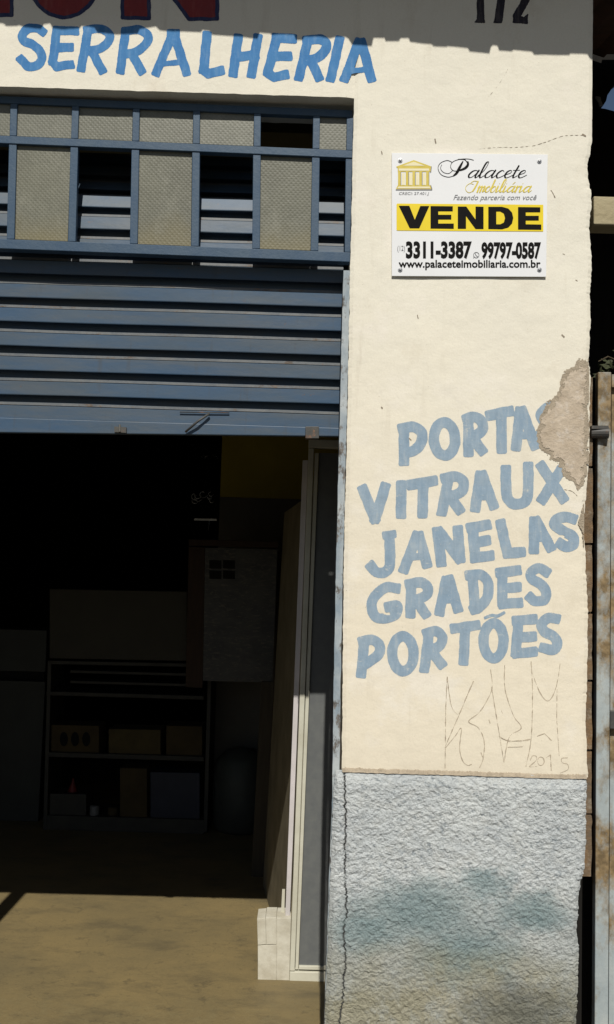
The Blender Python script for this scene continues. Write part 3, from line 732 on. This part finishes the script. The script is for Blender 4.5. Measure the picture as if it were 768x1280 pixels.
# calligraphic words
GL = {'a': ([[(.85,.85),(.6,1),(.3,.85),(.1,.4),(.22,.03),(.5,.12),(.75,.6),(.88,1)],[(.88,1),(.76,.3),(.86,0),(1.12,.3)]], 1.08),
 'l': ([[(-.1,.25),(.3,1.0),(.42,2.0),(.3,2.15),(.16,1.8),(.08,.5),(.2,0),(.5,.28)]], .5),
 'c': ([[(.68,.8),(.5,1),(.25,.8),(.1,.4),(.25,0),(.5,.05),(.85,.35)]], .8),
 'e': ([[(.1,.4),(.5,.6),(.6,.85),(.45,1),(.2,.8),(.1,.35),(.25,0),(.5,.05),(.85,.35)]], .8),
 't': ([[(.25,1.6),(.12,.4),(.2,0),(.5,.28)],[(-.1,1),(.5,1.02)]], .52),
 'm': ([[(0,.75),(.15,1),(.12,0)],[(.13,.6),(.42,1),(.5,.8),(.45,0)],[(.48,.6),(.78,1),(.86,.8),(.8,.1),(1.02,.25)]], 1.02),
 'o': ([[(.4,1),(.15,.75),(.08,.35),(.25,0),(.5,.15),(.6,.6),(.42,1)]], .72),
 'b': ([[(.12,2.05),(.05,.5),(.2,0),(.5,.15),(.58,.7),(.4,1),(.1,.7)]], .72),
 'i': ([[(.1,1),(.05,.2),(.15,0),(.42,.3)],[(.12,1.42),(.13,1.5)]], .45),
 'r': ([[(0,.8),(.15,1),(.1,0)],[(.12,.6),(.38,1),(.52,.9)]], .58),
 'á': ([[(.85,.85),(.6,1),(.3,.85),(.1,.4),(.22,.03),(.5,.12),(.75,.6),(.88,1)],[(.88,1),(.76,.3),(.86,0),(1.12,.3)],[(.5,1.35),(.72,1.7)]], 1.08)}
def callig(word, x0, base, s, sx, slant, thin, thick, slope=0.0):
    out = []; x = x0
    for ch in word:
        st, adv = GL[ch]
        for pl in st:
            q = smooth_line([(x+(a*sx+b*slant)*s, base-b*s) for a, b in pl], k=5)
            r = []
            for i in range(len(q)):
                d = np.array(q[min(i+1,len(q)-1)])-np.array(q[max(i-1,0)])
                r.append(thin+(thick-thin)*max(0, d[1])/max(np.hypot(*d), 1e-6))
            out.append(('s', q, r))
        x += adv*sx*s
    return out
T5 = lambda pts: smooth_line(tr(pts, 5.297, 545, 185), k=6)
cap = [('s', T5([(250,80),(215,72),(160,74),(112,92),(98,125),(118,150),(160,150)]), 0.32), ('s', T5([(205,92),(190,76),(150,74)]), 0.45),
  ('s', T5([(212,92),(212,112),(195,132),(165,146)]), [1.0+0.6*math.sin(math.pi*i/18) for i in range(19)]), ('s', T5([(180,88),(160,125),(138,165),(115,185)]), [0.6+1.1*math.sin(math.pi*i/18) for i in range(19)]),
  ('s', T5([(115,185),(80,192),(35,175),(15,135),(30,100),(75,82),(110,95)]), 0.32), ('s', T5([(40,110),(32,135),(50,160),(85,168),(110,150)]), 0.28)]
sheet('agency_name', cap+callig('alacete', 545+205/5.297, 185+196/5.297, 9.2, 1.42, 0.42, 0.33, 1.05), LY, M['black'], sg, g=0.25)
capI = [('s', T5([(280,222),(262,258),(245,285)]), [0.4,0.7,0.9,1.0,1.0,0.9,0.8,0.7,0.6,0.5,0.45,0.4,0.4]), ('s', T5([(245,285),(220,295),(200,280),(200,255),(225,235),(250,240)]), 0.3), ('s', T5([(282,222),(255,218),(235,228)]), 0.35)]
capI[0] = ('s', capI[0][1], [0.85]*len(capI[0][1]))
sheet('agency_name', capI+callig('mobiliária', 545+268/5.297, 185+292/5.297, 7.4, 1.30, 0.38, 0.34, 0.95), LY, M['gold_ink'], sg, g=0.25)
for sx_, sy_ in ((500.5,200.5),(674.5,201.5),(500.5,337),(674.5,337)):
    c = P(sx_, sy_, LY)
    s_ = MB(); 
    V = []; n = 14
    prof = [(0.0088,0.0),(0.0085,-0.0012),(0.0052,-0.0014),(0.0050,-0.0035),(0.0030,-0.0048),(0.0002,-0.0050)]
    Fq = []
    for r_, dy in prof: V += [(c.x+r_*math.cos(2*math.pi*k/n), c.y+dy, c.z+r_*math.sin(2*math.pi*k/n)) for k in range(n)]
    for i in range(len(prof)-1):
        for k in range(n): Fq.append((i*n+k, i*n+(k+1)%n, (i+1)*n+(k+1)%n, (i+1)*n+k))
    s_.add(V, Fq); s_.out('screw', M['steel'], sg)

# ------------------------------------------------------------------ transom window, hung a little crooked
TY = 0.052
tw = thing('transom_window', P(200, 312, TY), 'blue steel transom window with patterned glass panes above the roller shutter', 'window')
yt = lambda x: 124+0.041*x
ym = lambda x: 174+0.0425*x
ys_ = lambda x: 304.5+0.0385*x
XM0, XM1 = -560, 441
hb = lambda f, x0, x1, h, y0, y1: MB().qbox([(x0,f(x0)-h/2),(x1,f(x1)-h/2),(x1,f(x1)+h/2),(x0,f(x0)+h/2)], y0, y1)
hb(yt, XM0, XM1, 9, TY, TY+0.03).out('top_rail', M['frame'], tw, bevel=0.002)
hb(ym, XM0, XM1, 9.5, TY-0.004, TY+0.03).out('middle_rail', M['frame'], tw, bevel=0.002)
hb(ys_, XM0, XM1+1, 12, TY-0.012, TY+0.03).out('sill_rail', M['frame'], tw, bevel=0.002)
mull = [(17.5,13.5),(94.5,90),(170.5,167.5),(246,244),(322,320.5),(396,393.5),(438,436)]
mull = [(17.5-76*k, 13.5-76.5*k) for k in range(7,0,-1)]+mull
n0 = 7
for k, (a, b) in enumerate(mull):
    t_ = MB()
    xm = a+(b-a)*0.28
    t_.qbox([(a-4.3,yt(a)+4.6),(a+4.3,yt(a)+4.6),(xm+4.3,ym(xm)-4.9),(xm-4.3,ym(xm)-4.9)], TY, TY+0.026)
    t_.qbox([(xm-5,ym(xm)+4.9),(xm+4.6,ym(xm)+4.9),(b+4.6,ys_(b)-6.2),(b-5,ys_(b)-6.2)], TY, TY+0.026)
    t_.out('mullion', M['frame'], tw, bevel=0.002)
def pane(x0, x1, fa, fb, da, db, Y):
    q = MB(); q.qbox([(x0[0],fa(x0[0])+da),(x1[0],fa(x1[0])+da),(x1[1],fb(x1[1])-db),(x0[1],fb(x0[1])-db)], Y, Y+0.004)
    return q.out('glass_pane', M['glass'], tw)
for k in range(len(mull)-1):
    a, b = mull[k], mull[k+1]
    xa = a[0]+(b[0]-a[0])*0
    if k-n0 != 4:
        pane((a[0]+4.4, a[0]+3.4), (b[0]-4.4, b[0]-5.2), yt, ym, 4.7, 4.9, TY+0.012)
    if (k-n0) % 2 == 0 and k-n0 < 6:
        pane((a[0]+3.6, a[1]+4.7), (b[0]-5.8, b[1]-5.2), ym, ys_, 5.0, 6.3, TY+0.012)

# ------------------------------------------------------------------ roller shutter, half raised
SHY = 0.118
sb = P(200, 542, SHY)
rs = thing('roller_shutter', (-0.9, SHY, sb.z), 'weathered blue steel roller shutter pulled halfway up over the dark workshop doorway', 'shutter')
xr = P(427, 440, SHY).x; xl = -3.4
pitch = 0.0936; zr = P(200, 527, SHY).z      # top of the bottom rail
prof = None
ncol = 60; V = []; Fc = []; nsl = 13
# from the bottom up, per slat: flat face with a hooked lower lip, then the set-back neck
prof = [(0.0,0.044),(0.0005,0.008),(-0.0045,0.006),(-0.006,0.001),(-0.003,0.0),(0.0435,0.0),(0.0455,0.002),(0.046,0.016),(0.0485,0.018),(0.0495,0.009),(0.0595,0.010),(0.061,0.014),(0.062,0.044)]
zc0 = P(200, 345, SHY).z
def back(z):
    t = max(0.0, z-zc0)
    return 0.036*(min(t,0.32)/0.3)**1.6 + max(0.0, t-0.32)*0.95
L = []
for s_ in range(nsl):
    for (dz, dy) in prof: L.append((zr+s_*pitch+dz, dy))
L.append((zr+nsl*pitch, 0.044))
for j, (z, dy) in enumerate(L):
    for k in range(ncol+1):
        x = xl+(xr-xl)*k/ncol
        dent = 0.0036*noise.noise((x*2.1, z*3.0, 1.1))+0.0012*noise.noise((x*7, z*2.0, 4.1))
        V.append((x, SHY+dy+dent+back(z), z+0.0024*noise.noise((x*1.8, int(j/13)*1.7, 2))))
for j in range(len(L)-1):
    for k in range(ncol):
        a = j*(ncol+1)+k; Fc.append((a, a+1, a+ncol+2, a+ncol+1))
cu_ = build('curtain', V, Fc, M['shutter'], rs)
cu_.data.materials.append(M['worn_lip'])
for p_ in cu_.data.polygons:
    if (p_.index//ncol) % 13 in (8, 9): p_.material_index = 1
br = MB(); xrr = P(425, 545, SHY).x
zl, zrr = P(0, 540.5, SHY), P(425, 545.5, SHY)
slope = (zrr.z-zl.z)/(zrr.x-zl.x)
za = zl.z+slope*(xl-zl.x); zb = zl.z+slope*(xrr-zl.x)
br.add([(xl,SHY-0.0015,za),(xrr,SHY-0.0015,zb),(xrr,SHY+0.026,zb),(xl,SHY+0.026,za),(xl,SHY-0.0015,zr-0.003),(xrr,SHY-0.0015,zr-0.003),(xrr,SHY+0.026,zr-0.003),(xl,SHY+0.026,zr-0.003)],
       [(0,3,2,1),(4,5,6,7),(0,1,5,4),(1,2,6,5),(2,3,7,6),(3,0,4,7)])
br.out('bottom_rail', M['shutter'], rs, bevel=0.003)
h_ = MB(); h_.tube([P(262,517,SHY-0.012), P(247,527,SHY-0.022), P(232,540,SHY-0.012)], 0.0045); h_.tube([P(225,515,SHY-0.006), P(287,516,SHY-0.006)], 0.0022)
h_.out('pull_handle', M['dark_iron'], rs, smooth=True)
k_ = MB(); k_.qbox([(143,533),(158,534),(158,541),(143,540)], SHY-0.016, SHY-0.004); k_.tube([P(150,531,SHY-0.012), P(150,540,SHY-0.018)], 0.004); k_.out('lock_hasp', M['dark_iron'], rs)
k_ = MB(); k_.qbox([(382,533),(399,533),(399,548),(382,548)], SHY-0.018, SHY+0.02); k_.out('latch_block', M['dark_iron'], rs, bevel=0.002)
k_ = MB(); zc = P(200,150,0.2).z
k_.box(xl, xr, 0.62, 0.95, P(360,166,0.62).z, P(360,166,0.62).z+0.42); k_.out('coil_housing', M['olive'], rs)
# guide rail beside the wall
GR = [(429.5,338),(424.5,545),(420.5,700),(417.5,850),(415.5,1000),(411.5,1100),(402.5,1372)]
g_ = MB(); prev = None
ysr = np.arange(338, 1372, 6.0)
Vr = []; Fr = []
for i, y in enumerate(ysr):
    xa = lerpl(GR, y)+edge_jit(y, 6.1, 0.9); wd = 8.6 if y < 960 else 8.6
    a = P(xa, y, 0.010); b = P(xa+wd+edge_jit(y, 2.9, 0.5), y, 0.010)
    wv_ = 0.002*noise.noise((y*0.03, 2, 2))
    Vr += [(a.x,0.010+wv_,a.z),(b.x,0.010+wv_,b.z),(b.x,0.075,b.z),(a.x,0.075,a.z)]
for i in range(len(ysr)-1):
    for k in range(4):
        a = i*4+k; b = i*4+(k+1)%4; Fr.append((a+4, b+4, b, a))
Fr.append((0,1,2,3))
build('guide_rail', Vr, Fr, M['rail'], rs)
# removable middle post of the wide opening (its shadow falls across the floor)
pz = PZ(12, 1128); px_ = pz.x
mp = MB(); mp.box(px_-0.045, px_+0.045, 0.12, 0.19, 0.0, 2.52); mp.box(px_-0.09, px_+0.09, 0.09, 0.22, 0.0, 0.012)
tag(mp.out('shutter_post', M['dark_iron']), 'dark steel post dividing the shutter opening, throwing the slanting shadow on the floor', 'post')

# ------------------------------------------------------------------ eave of clay tiles: its broken edge shades the top of the wall
sh = [(0,29),(5,30),(8,33),(22,33),(24,32),(32,35),(52,37),(55,31),(63,30),(66,36),(78,38),(100,36),(102,33),(118,35),(122,41),(145,43),(172,42),(175,36),(195,33),(200,38),(216,40),(230,40),(252,41),(253,38),(262,39),(266,44),(285,45),(300,46),(322,49),(325,41),(338,42),(340,44),(355,43),(368,44),(370,50),(378,50),(381,46),(400,46),(412,48),(420,46),(432,46),(436,48),(442,56),(465,58),(467,48),(481,48),(482,52),(499,52),(501,48),(511,48),(513,53),(540,55.5),(542,58),(558,59),(560,58),(585,61),(587,65),(612,67.5),(614,59),(617,57),(622,58),(624,64),(640,65),(642,63),(665,65),(668,69),(712,69),(713,67),(735,68),(737,72),(760,73)]
EY = -0.55
ed = [(P(x, y, 0).x, P(x, y, 0).z+(-EY)*TAN) for x, y in sh]
random.seed(3)
x = ed[0][0]; z = ed[0][1]; left = []
while x > -3.9:
    x -= random.uniform(0.05, 0.11); d = random.choice([-0.012, 0, 0.012]); left.append((x, z+d)); x -= 0.006; left.append((x, z+random.choice([-0.01,0.01])))
x = ed[-1][0]; z = ed[-1][1]; right = []
while x < 3.2:
    x += random.uniform(0.05, 0.11); right.append((x, z+random.choice([-0.012,0,0.012]))); x += 0.006; right.append((x, z+random.choice([-0.01,0.01])))
ed = left[::-1]+ed+right
V = []; Fc = []
for x, z in ed:
    zt = P(384, -8, 0).z+0.55*TAN*1.0
    V += [(x, EY, z), (x, EY, z+0.05), (x, 2.25, z+0.72), (x, 2.25, z+0.67)]
for i in range(len(ed)-1):
    for k in range(4):
        a = i*4+k; b = i*4+(k+1)%4; Fc.append((a, b, b+4, a+4))
tag(build('tiled_roof', V, Fc, M['roof']), 'weathered clay tile roof whose uneven eave shades the top of the facade', 'roof')

# ------------------------------------------------------------------ workshop interior
room = thing('workshop_room', (-1.4, 4.2, 0.0), 'dark shade-toned interior walls of the metal workshop behind the shutter', 'room')
BY = 4.0
yb = lambda x, y: P(x, y, BY)
b_ = MB(); xo = P(276, 600, BY).x
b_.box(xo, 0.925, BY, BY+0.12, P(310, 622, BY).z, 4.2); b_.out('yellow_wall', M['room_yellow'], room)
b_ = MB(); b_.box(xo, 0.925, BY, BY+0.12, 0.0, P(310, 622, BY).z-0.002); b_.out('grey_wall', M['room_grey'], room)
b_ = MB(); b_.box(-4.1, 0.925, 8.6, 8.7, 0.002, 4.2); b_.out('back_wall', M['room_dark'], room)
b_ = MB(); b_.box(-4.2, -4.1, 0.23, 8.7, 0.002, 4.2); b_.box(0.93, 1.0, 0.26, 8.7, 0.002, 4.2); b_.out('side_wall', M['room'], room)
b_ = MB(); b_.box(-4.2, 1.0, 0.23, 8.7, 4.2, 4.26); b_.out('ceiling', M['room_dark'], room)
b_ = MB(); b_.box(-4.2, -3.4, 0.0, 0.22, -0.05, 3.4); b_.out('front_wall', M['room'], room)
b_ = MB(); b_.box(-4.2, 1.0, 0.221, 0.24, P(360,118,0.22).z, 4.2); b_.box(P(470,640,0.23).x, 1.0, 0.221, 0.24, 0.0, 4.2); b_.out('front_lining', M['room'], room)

# steel shelf unit with boxes
fz = PZ(150, 1040); FY = fz.y
def at(x, y, dy=0.0): return P(x, y, FY+dy)
su = thing('shelf_unit', (at(155,1040).x, FY+0.2, 0), 'low open steel shelf unit with cartons in the dark behind the shutter', 'shelf')
for y0, y1 in ((867,872),(943,949),(1022,1040)):
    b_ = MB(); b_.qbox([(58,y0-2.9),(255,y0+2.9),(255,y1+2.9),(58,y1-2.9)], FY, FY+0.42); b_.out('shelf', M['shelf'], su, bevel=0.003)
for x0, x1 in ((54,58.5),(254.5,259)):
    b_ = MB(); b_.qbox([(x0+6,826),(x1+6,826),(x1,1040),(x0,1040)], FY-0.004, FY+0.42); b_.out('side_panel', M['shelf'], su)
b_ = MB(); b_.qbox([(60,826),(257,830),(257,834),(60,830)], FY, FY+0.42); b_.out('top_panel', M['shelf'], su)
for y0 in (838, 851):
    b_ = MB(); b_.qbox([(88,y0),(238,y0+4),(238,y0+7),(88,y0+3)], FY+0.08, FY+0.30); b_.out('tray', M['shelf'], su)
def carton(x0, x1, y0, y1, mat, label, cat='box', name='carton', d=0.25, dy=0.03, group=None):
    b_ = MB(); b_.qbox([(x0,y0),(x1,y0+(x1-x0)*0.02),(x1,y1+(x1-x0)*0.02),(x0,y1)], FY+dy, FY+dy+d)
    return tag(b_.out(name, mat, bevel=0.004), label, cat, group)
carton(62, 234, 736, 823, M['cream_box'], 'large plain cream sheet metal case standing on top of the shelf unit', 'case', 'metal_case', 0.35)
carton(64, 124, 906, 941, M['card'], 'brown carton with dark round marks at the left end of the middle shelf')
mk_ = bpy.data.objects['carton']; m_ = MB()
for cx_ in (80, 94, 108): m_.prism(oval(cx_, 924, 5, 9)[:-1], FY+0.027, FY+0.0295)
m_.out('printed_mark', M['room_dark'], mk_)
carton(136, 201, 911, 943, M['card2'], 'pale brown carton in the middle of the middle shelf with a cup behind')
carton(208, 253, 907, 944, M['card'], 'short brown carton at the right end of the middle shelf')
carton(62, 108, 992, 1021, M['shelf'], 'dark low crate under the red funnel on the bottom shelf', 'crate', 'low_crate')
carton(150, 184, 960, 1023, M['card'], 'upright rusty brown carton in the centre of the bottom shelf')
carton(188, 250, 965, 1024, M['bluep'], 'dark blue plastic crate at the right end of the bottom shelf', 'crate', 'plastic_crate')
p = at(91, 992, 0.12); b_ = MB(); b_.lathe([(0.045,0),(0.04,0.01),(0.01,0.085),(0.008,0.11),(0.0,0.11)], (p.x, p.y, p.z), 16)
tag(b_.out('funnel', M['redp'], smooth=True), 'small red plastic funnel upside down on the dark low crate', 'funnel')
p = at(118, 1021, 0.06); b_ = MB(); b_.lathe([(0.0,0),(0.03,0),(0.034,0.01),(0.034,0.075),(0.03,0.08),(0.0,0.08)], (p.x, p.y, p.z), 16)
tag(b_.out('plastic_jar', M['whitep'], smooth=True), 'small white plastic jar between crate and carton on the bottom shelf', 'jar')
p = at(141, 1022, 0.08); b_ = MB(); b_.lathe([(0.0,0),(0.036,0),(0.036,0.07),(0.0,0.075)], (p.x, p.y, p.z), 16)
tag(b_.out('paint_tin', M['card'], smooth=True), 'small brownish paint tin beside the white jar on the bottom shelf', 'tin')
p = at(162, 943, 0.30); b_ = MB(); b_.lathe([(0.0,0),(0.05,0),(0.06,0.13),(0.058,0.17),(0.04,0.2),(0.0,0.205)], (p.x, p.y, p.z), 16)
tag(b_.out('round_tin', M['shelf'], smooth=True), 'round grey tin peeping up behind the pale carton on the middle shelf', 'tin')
# grey cabinet at far left
cz = PZ(30, 1027); 
b0 = thing('grey_cabinet', (P(0,1027,cz.y).x, cz.y, 0), 'pale grey two part steel cabinet at the left edge of the workshop', 'cabinet')
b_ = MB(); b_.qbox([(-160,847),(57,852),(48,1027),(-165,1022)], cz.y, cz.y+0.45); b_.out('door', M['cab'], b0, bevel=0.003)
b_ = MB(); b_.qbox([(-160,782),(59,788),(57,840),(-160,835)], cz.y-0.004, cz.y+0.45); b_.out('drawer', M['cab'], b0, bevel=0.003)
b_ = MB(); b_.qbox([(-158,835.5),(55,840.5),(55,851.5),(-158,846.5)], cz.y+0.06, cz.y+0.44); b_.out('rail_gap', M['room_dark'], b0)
# printed board with brown frame
M_print = NT('faded_print')
cpr = M_print.mix(M_print.ramp(M_print.noise(5, 6, 0.7, (1,1,1.8)), 0.42, 0.6), (0.034, 0.032, 0.027), (0.012, 0.012, 0.012))
cpr = M_print.mix(M_print.math('MULTIPLY', M_print.ramp(M_print.noise(22, 5, 0.7, (1,1,3), (3,3,3)), 0.54, 0.62), 0.7), cpr, (0.085, 0.07, 0.05))
M_print.color(cpr).set(rough=0.5)
PBY = FY-0.25
pb = thing('display_board', (P(295,860,PBY).x, PBY, P(295,862,PBY).z), 'faded printed poster of window grilles on a brown framed board right of the shelves', 'poster')
b_ = MB(); b_.qbox([(256.6,684.6),(347,687),(341,853),(252.6,851)], PBY, PBY+0.01); b_.out('print', M_print.m, pb)
b_ = MB(); b_.qbox([(236,683),(256.5,684),(253.5,860),(232,859)], PBY-0.005, PBY+0.03); b_.out('frame_stile', M['brownwood'], pb, bevel=0.003)
b_ = MB(); b_.qbox([(236,674),(348,677),(348,684.5),(236,682)], PBY-0.005, PBY+0.03); b_.out('frame_rail', M['brownwood'], pb, bevel=0.003)
b_ = MB()
for (a, c) in ((262,700),(279,700),(262,713),(279,713)): b_.qbox([(a,c),(a+15,c+0.5),(a+15,c+11),(a,c+10.5)], PBY-0.003, PBY-0.001)
b_.out('printed_window', M['room_dark'], pb)
# drum, plank
dz = PZ(298, 1042); b_ = MB()
R_ = 0.19
b_.lathe([(0,0),(R_*0.8,0.0),(R_,0.03),(R_*1.05,0.2),(R_*1.08,0.38),(R_*0.95,0.50),(R_*0.6,0.57),(0,0.60)], (dz.x, dz.y+0.1, 0), 28)
tag(b_.out('round_drum', M['barrel'], smooth=True), 'round grey drum standing on the floor under the poster board', 'drum')
pk = PZ(326, 1096); kx = pk.x
b_ = MB(); b_.qbox([(327,852),(343,852),(331,1096),(314,1096)], pk.y, pk.y+0.03)
tag(b_.out('timber_plank', M['plankwood'], bevel=0.002), 'worn timber plank standing upright beside the stored doors', 'plank')
# chrome pieces hanging in the dark back room
HY = 4.9
ht = thing('hung_ironwork', P(255, 650, HY), 'bright scrolled metal fittings hanging in the darkness above the shelves', 'fittings')
for i in range(9):
    cx, cy = random.uniform(238, 268), random.uniform(612, 642); r = random.uniform(2.5, 6)
    b_ = MB(); b_.tube([P(cx+r*math.cos(t)*(1-t*0.09), cy+r*math.sin(t)*(1-t*0.09), HY+0.01*i) for t in np.linspace(0, random.uniform(3,6), 12)], 0.004, 6); b_.out('scroll', M['chrome'], ht, smooth=True)
b_ = MB(); b_.qbox([(243,648),(271,648.5),(271,651),(243,650.5)], HY, HY+0.02); b_.out('bar', M['chrome'], ht)
b_ = MB(); b_.tube([P(262,651,HY), P(261,664,HY)], 0.004, 6); b_.out('rod', M['chrome'], ht)
b_ = MB(); 
for i in range(6): b_.tube([P(248+i*4,572,HY), P(251+i*4,567+random.random()*3,HY), P(253+i*4,574,HY)], 0.003, 6)
b_.out('chain', M['chrome'], ht)

# ------------------------------------------------------------------ stored doors by the right jamb
DY = PZ(372, 1226).y
fd = thing('framed_door', (P(400,1226,DY).x, DY, 0.02), 'white framed door with a grey panel stored upright behind the right jamb', 'door')
sq = lambda a, b, y0, y1: MB().qbox(a+b, y0, y1)
# stiles lean slightly like in the picture
b_ = MB(); b_.qbox([(386,560),(393,560),(368.6,1214),(362.5,1214)], DY, DY+0.045); b_.out('stile', M['white_frame'], fd, bevel=0.003)
b_ = MB(); b_.qbox([(393.8,566),(398.8,566),(373.2,1212),(369.2,1212)], DY+0.008, DY+0.045); b_.out('glazing_bead', M['white_frame'], fd, bevel=0.002)
b_ = MB(); b_.qbox([(373.8,1207.5),(560,1212),(560,1217),(373.8,1212)], DY+0.008, DY+0.045); b_.out('glazing_bead', M['white_frame'], fd, bevel=0.002)
b_ = MB(); b_.qbox([(362.5,1214.6),(560,1220),(560,1232),(362,1227)], DY, DY+0.045); b_.out('bottom_rail', M['white_frame'], fd, bevel=0.003)
b_ = MB(); b_.qbox([(386,549),(580,554),(580,564),(386,559.3)], DY, DY+0.045); b_.out('top_rail', M['white_frame'], fd, bevel=0.003)
b_ = MB(); b_.qbox([(399.2,566),(590,571),(560,1211),(373.8,1207)], DY+0.022, DY+0.03); b_.out('panel', M['panel_grey'], fd)
# second leaf standing edge-on behind it, its face running back into the room
A = PZ(329, 1106); B = PZ(337, 1150)
dirn = (B-A).normalized(); N_ = P(360, 1217, DY+0.062); N_.z = 0.0
lean = Vector((0.055, 0, 0)); H_ = 2.22
dl = thing('door_leaf', (N_.x, N_.y, 0.0), 'dusty sheet metal door leaf standing edge on behind the white framed door', 'door')
nrm = Vector((0.03, 0, 0))
vs = [A, N_, N_+lean+Vector((0,0,H_)), A+lean+Vector((0,0,H_))]
b_ = MB(); vs2 = vs+[v+nrm for v in vs]
b_.add(vs2, [(0,1,2,3),(7,6,5,4),(0,4,5,1),(1,5,6,2),(2,6,7,3),(3,7,4,0)]); b_.out('sheet', M['leaf_sheet'], dl)
EYd = DY+0.035
b_ = MB(); b_.qbox([(378.6,575),(385.4,575),(362.6,1146),(356.8,1146)], EYd, EYd+0.024); b_.out('edge_trim', M['white_leaf'], dl, bevel=0.002)
b_ = MB(); b_.qbox([(353,1112),(356.5,1112),(355.5,1143),(351.5,1143)], EYd+0.05, EYd+0.06); b_.out('hinge', M['white_frame'], dl)
# white block at its foot
bk = thing('foot_block', (P(346,1228,DY).x, DY, 0.0), 'dirty white masonry block on the floor at the foot of the stored doors', 'block')
b_ = MB(); b_.qbox([(323.2,1149),(361.4,1149),(361.2,1227.5),(323.2,1227.5)], DY+0.006, DY+0.12); b_.out('block_core', M['block'], bk)
b_ = MB(); b_.qbox([(346,1147.5),(364,1147.5),(361.8,1228),(346,1228)], DY+0.003, DY+0.15); b_.out('block_half', M['block'], bk, bevel=0.0015)
b_ = MB(); b_.qbox([(322.5,1182),(345.6,1181),(345.6,1228),(322.5,1228)], DY+0.002, DY+0.15); b_.out('block_half', M['block'], bk, bevel=0.0015)
b_ = MB(); b_.qbox([(321.5,1148.5),(332,1147.5),(333,1180.5),(322.5,1181.3)], DY+0.0005, DY+0.14); b_.qbox([(332.4,1147.2),(345.6,1147.2),(345.6,1180.7),(333.2,1180.7)], DY+0.001, DY+0.15); b_.out('block_half', M['block'], bk, bevel=0.0015)

# ------------------------------------------------------------------ neighbour's side on the right
GY = 0.035
gt = thing('metal_gate', (P(800,1280,GY).x, GY, 0.0), 'pale blue sheet metal gate with heavy brown rust right of the pillar', 'gate')
b_ = MB(); b_.qbox([(748,465),(764.5,465),(760.5,1330),(743.5,1330)], GY, GY+0.04); b_.out('gate_stile', M['gate'], gt, bevel=0.003)
b_ = MB(); b_.qbox([(765,468),(1180,478),(1180,1340),(761,1330)], GY+0.022, GY+0.028); b_.out('gate_sheet', M['gate'], gt)
b_ = MB(); b_.qbox([(765,468),(1180,478),(1180,492),(765,484)], GY+0.001, GY+0.021); b_.out('gate_rail', M['gate'], gt, bevel=0.002)
b_ = MB(); b_.qbox([(763,889),(800,890),(800,912),(763,911)], GY-0.005, GY+0.021); b_.out('gate_strap', M['dark_iron'], gt, bevel=0.002)
b_ = MB()
b_.tube([P(739,541,0.03), P(761,541,0.02)], 0.021, 14); b_.qbox([(740,532),(761,532),(761,536),(740,536)], 0.004, 0.03)
b_.out('hinge', M['dark_iron'], gt, smooth=False)
bm_ = MB(); bm_.qbox([(742.5,245),(1200,258),(1200,292),(742.5,280)], 0.10, 0.20)
tag(bm_.out('timber_beam', M['beam'], bevel=0.004), 'sunlit weathered timber beam running right from behind the pillar above the gate', 'beam')
SHB = 2.3
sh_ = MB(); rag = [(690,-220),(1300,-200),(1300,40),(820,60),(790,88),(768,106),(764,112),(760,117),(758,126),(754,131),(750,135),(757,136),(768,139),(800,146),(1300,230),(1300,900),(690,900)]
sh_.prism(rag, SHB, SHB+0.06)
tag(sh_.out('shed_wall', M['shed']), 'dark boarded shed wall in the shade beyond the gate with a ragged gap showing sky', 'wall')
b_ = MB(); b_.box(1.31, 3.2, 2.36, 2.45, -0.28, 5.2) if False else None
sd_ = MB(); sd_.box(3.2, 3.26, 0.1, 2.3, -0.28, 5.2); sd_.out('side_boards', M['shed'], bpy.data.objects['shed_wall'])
f_ = MB(); f_.prism([(745,120),(751,121),(752,126),(754,131),(750,133),(748,127),(745,123)], SHB-0.05, SHB-0.04)
tag(f_.out('plastic_scrap', M['foil']), 'small torn scrap of pale plastic caught at the ragged gap under the eave', 'scrap')
b_ = MB(); b_.qbox([(722,600),(752,600),(748,1335),(712,1335)], 0.2, 0.26); b_.out('gap_blocker', M['shed'], gt)  # added near-black post, blacks out sunlit ground behind the gate slit
# creeper over the gate
pl = thing('creeper', P(770,470,0.25), 'dark green creeper leaves hanging behind the top of the rusty gate', 'plant')
V = []; Fc = []; random.seed(11)
for i in range(60):
    cx = random.gauss(775, 16); cy = 458+random.gauss(0, 7)-0.35*(cx-765)
    if cx < 744: continue
    c = P(cx, cy, random.uniform(0.2, 0.5)); s_ = random.uniform(0.012, 0.026)
    a = Vector((random.gauss(0,1), random.gauss(0,1), random.gauss(0,1))).normalized(); b = a.orthogonal().normalized(); n = len(V)
    V += [c-a*s_, c+b*s_*0.45, c+a*s_, c-b*s_*0.45]; Fc.append((n,n+1,n+2,n+3))
build('foliage', V, Fc, M['leaf'], pl)
b_ = MB(); b_.tube([P(800,480,0.3), P(780,455,0.28), P(760,446,0.25), P(748,452,0.22)], [0.008,0.006,0.004,0.002], 6); b_.out('stem', M['stem'], pl)
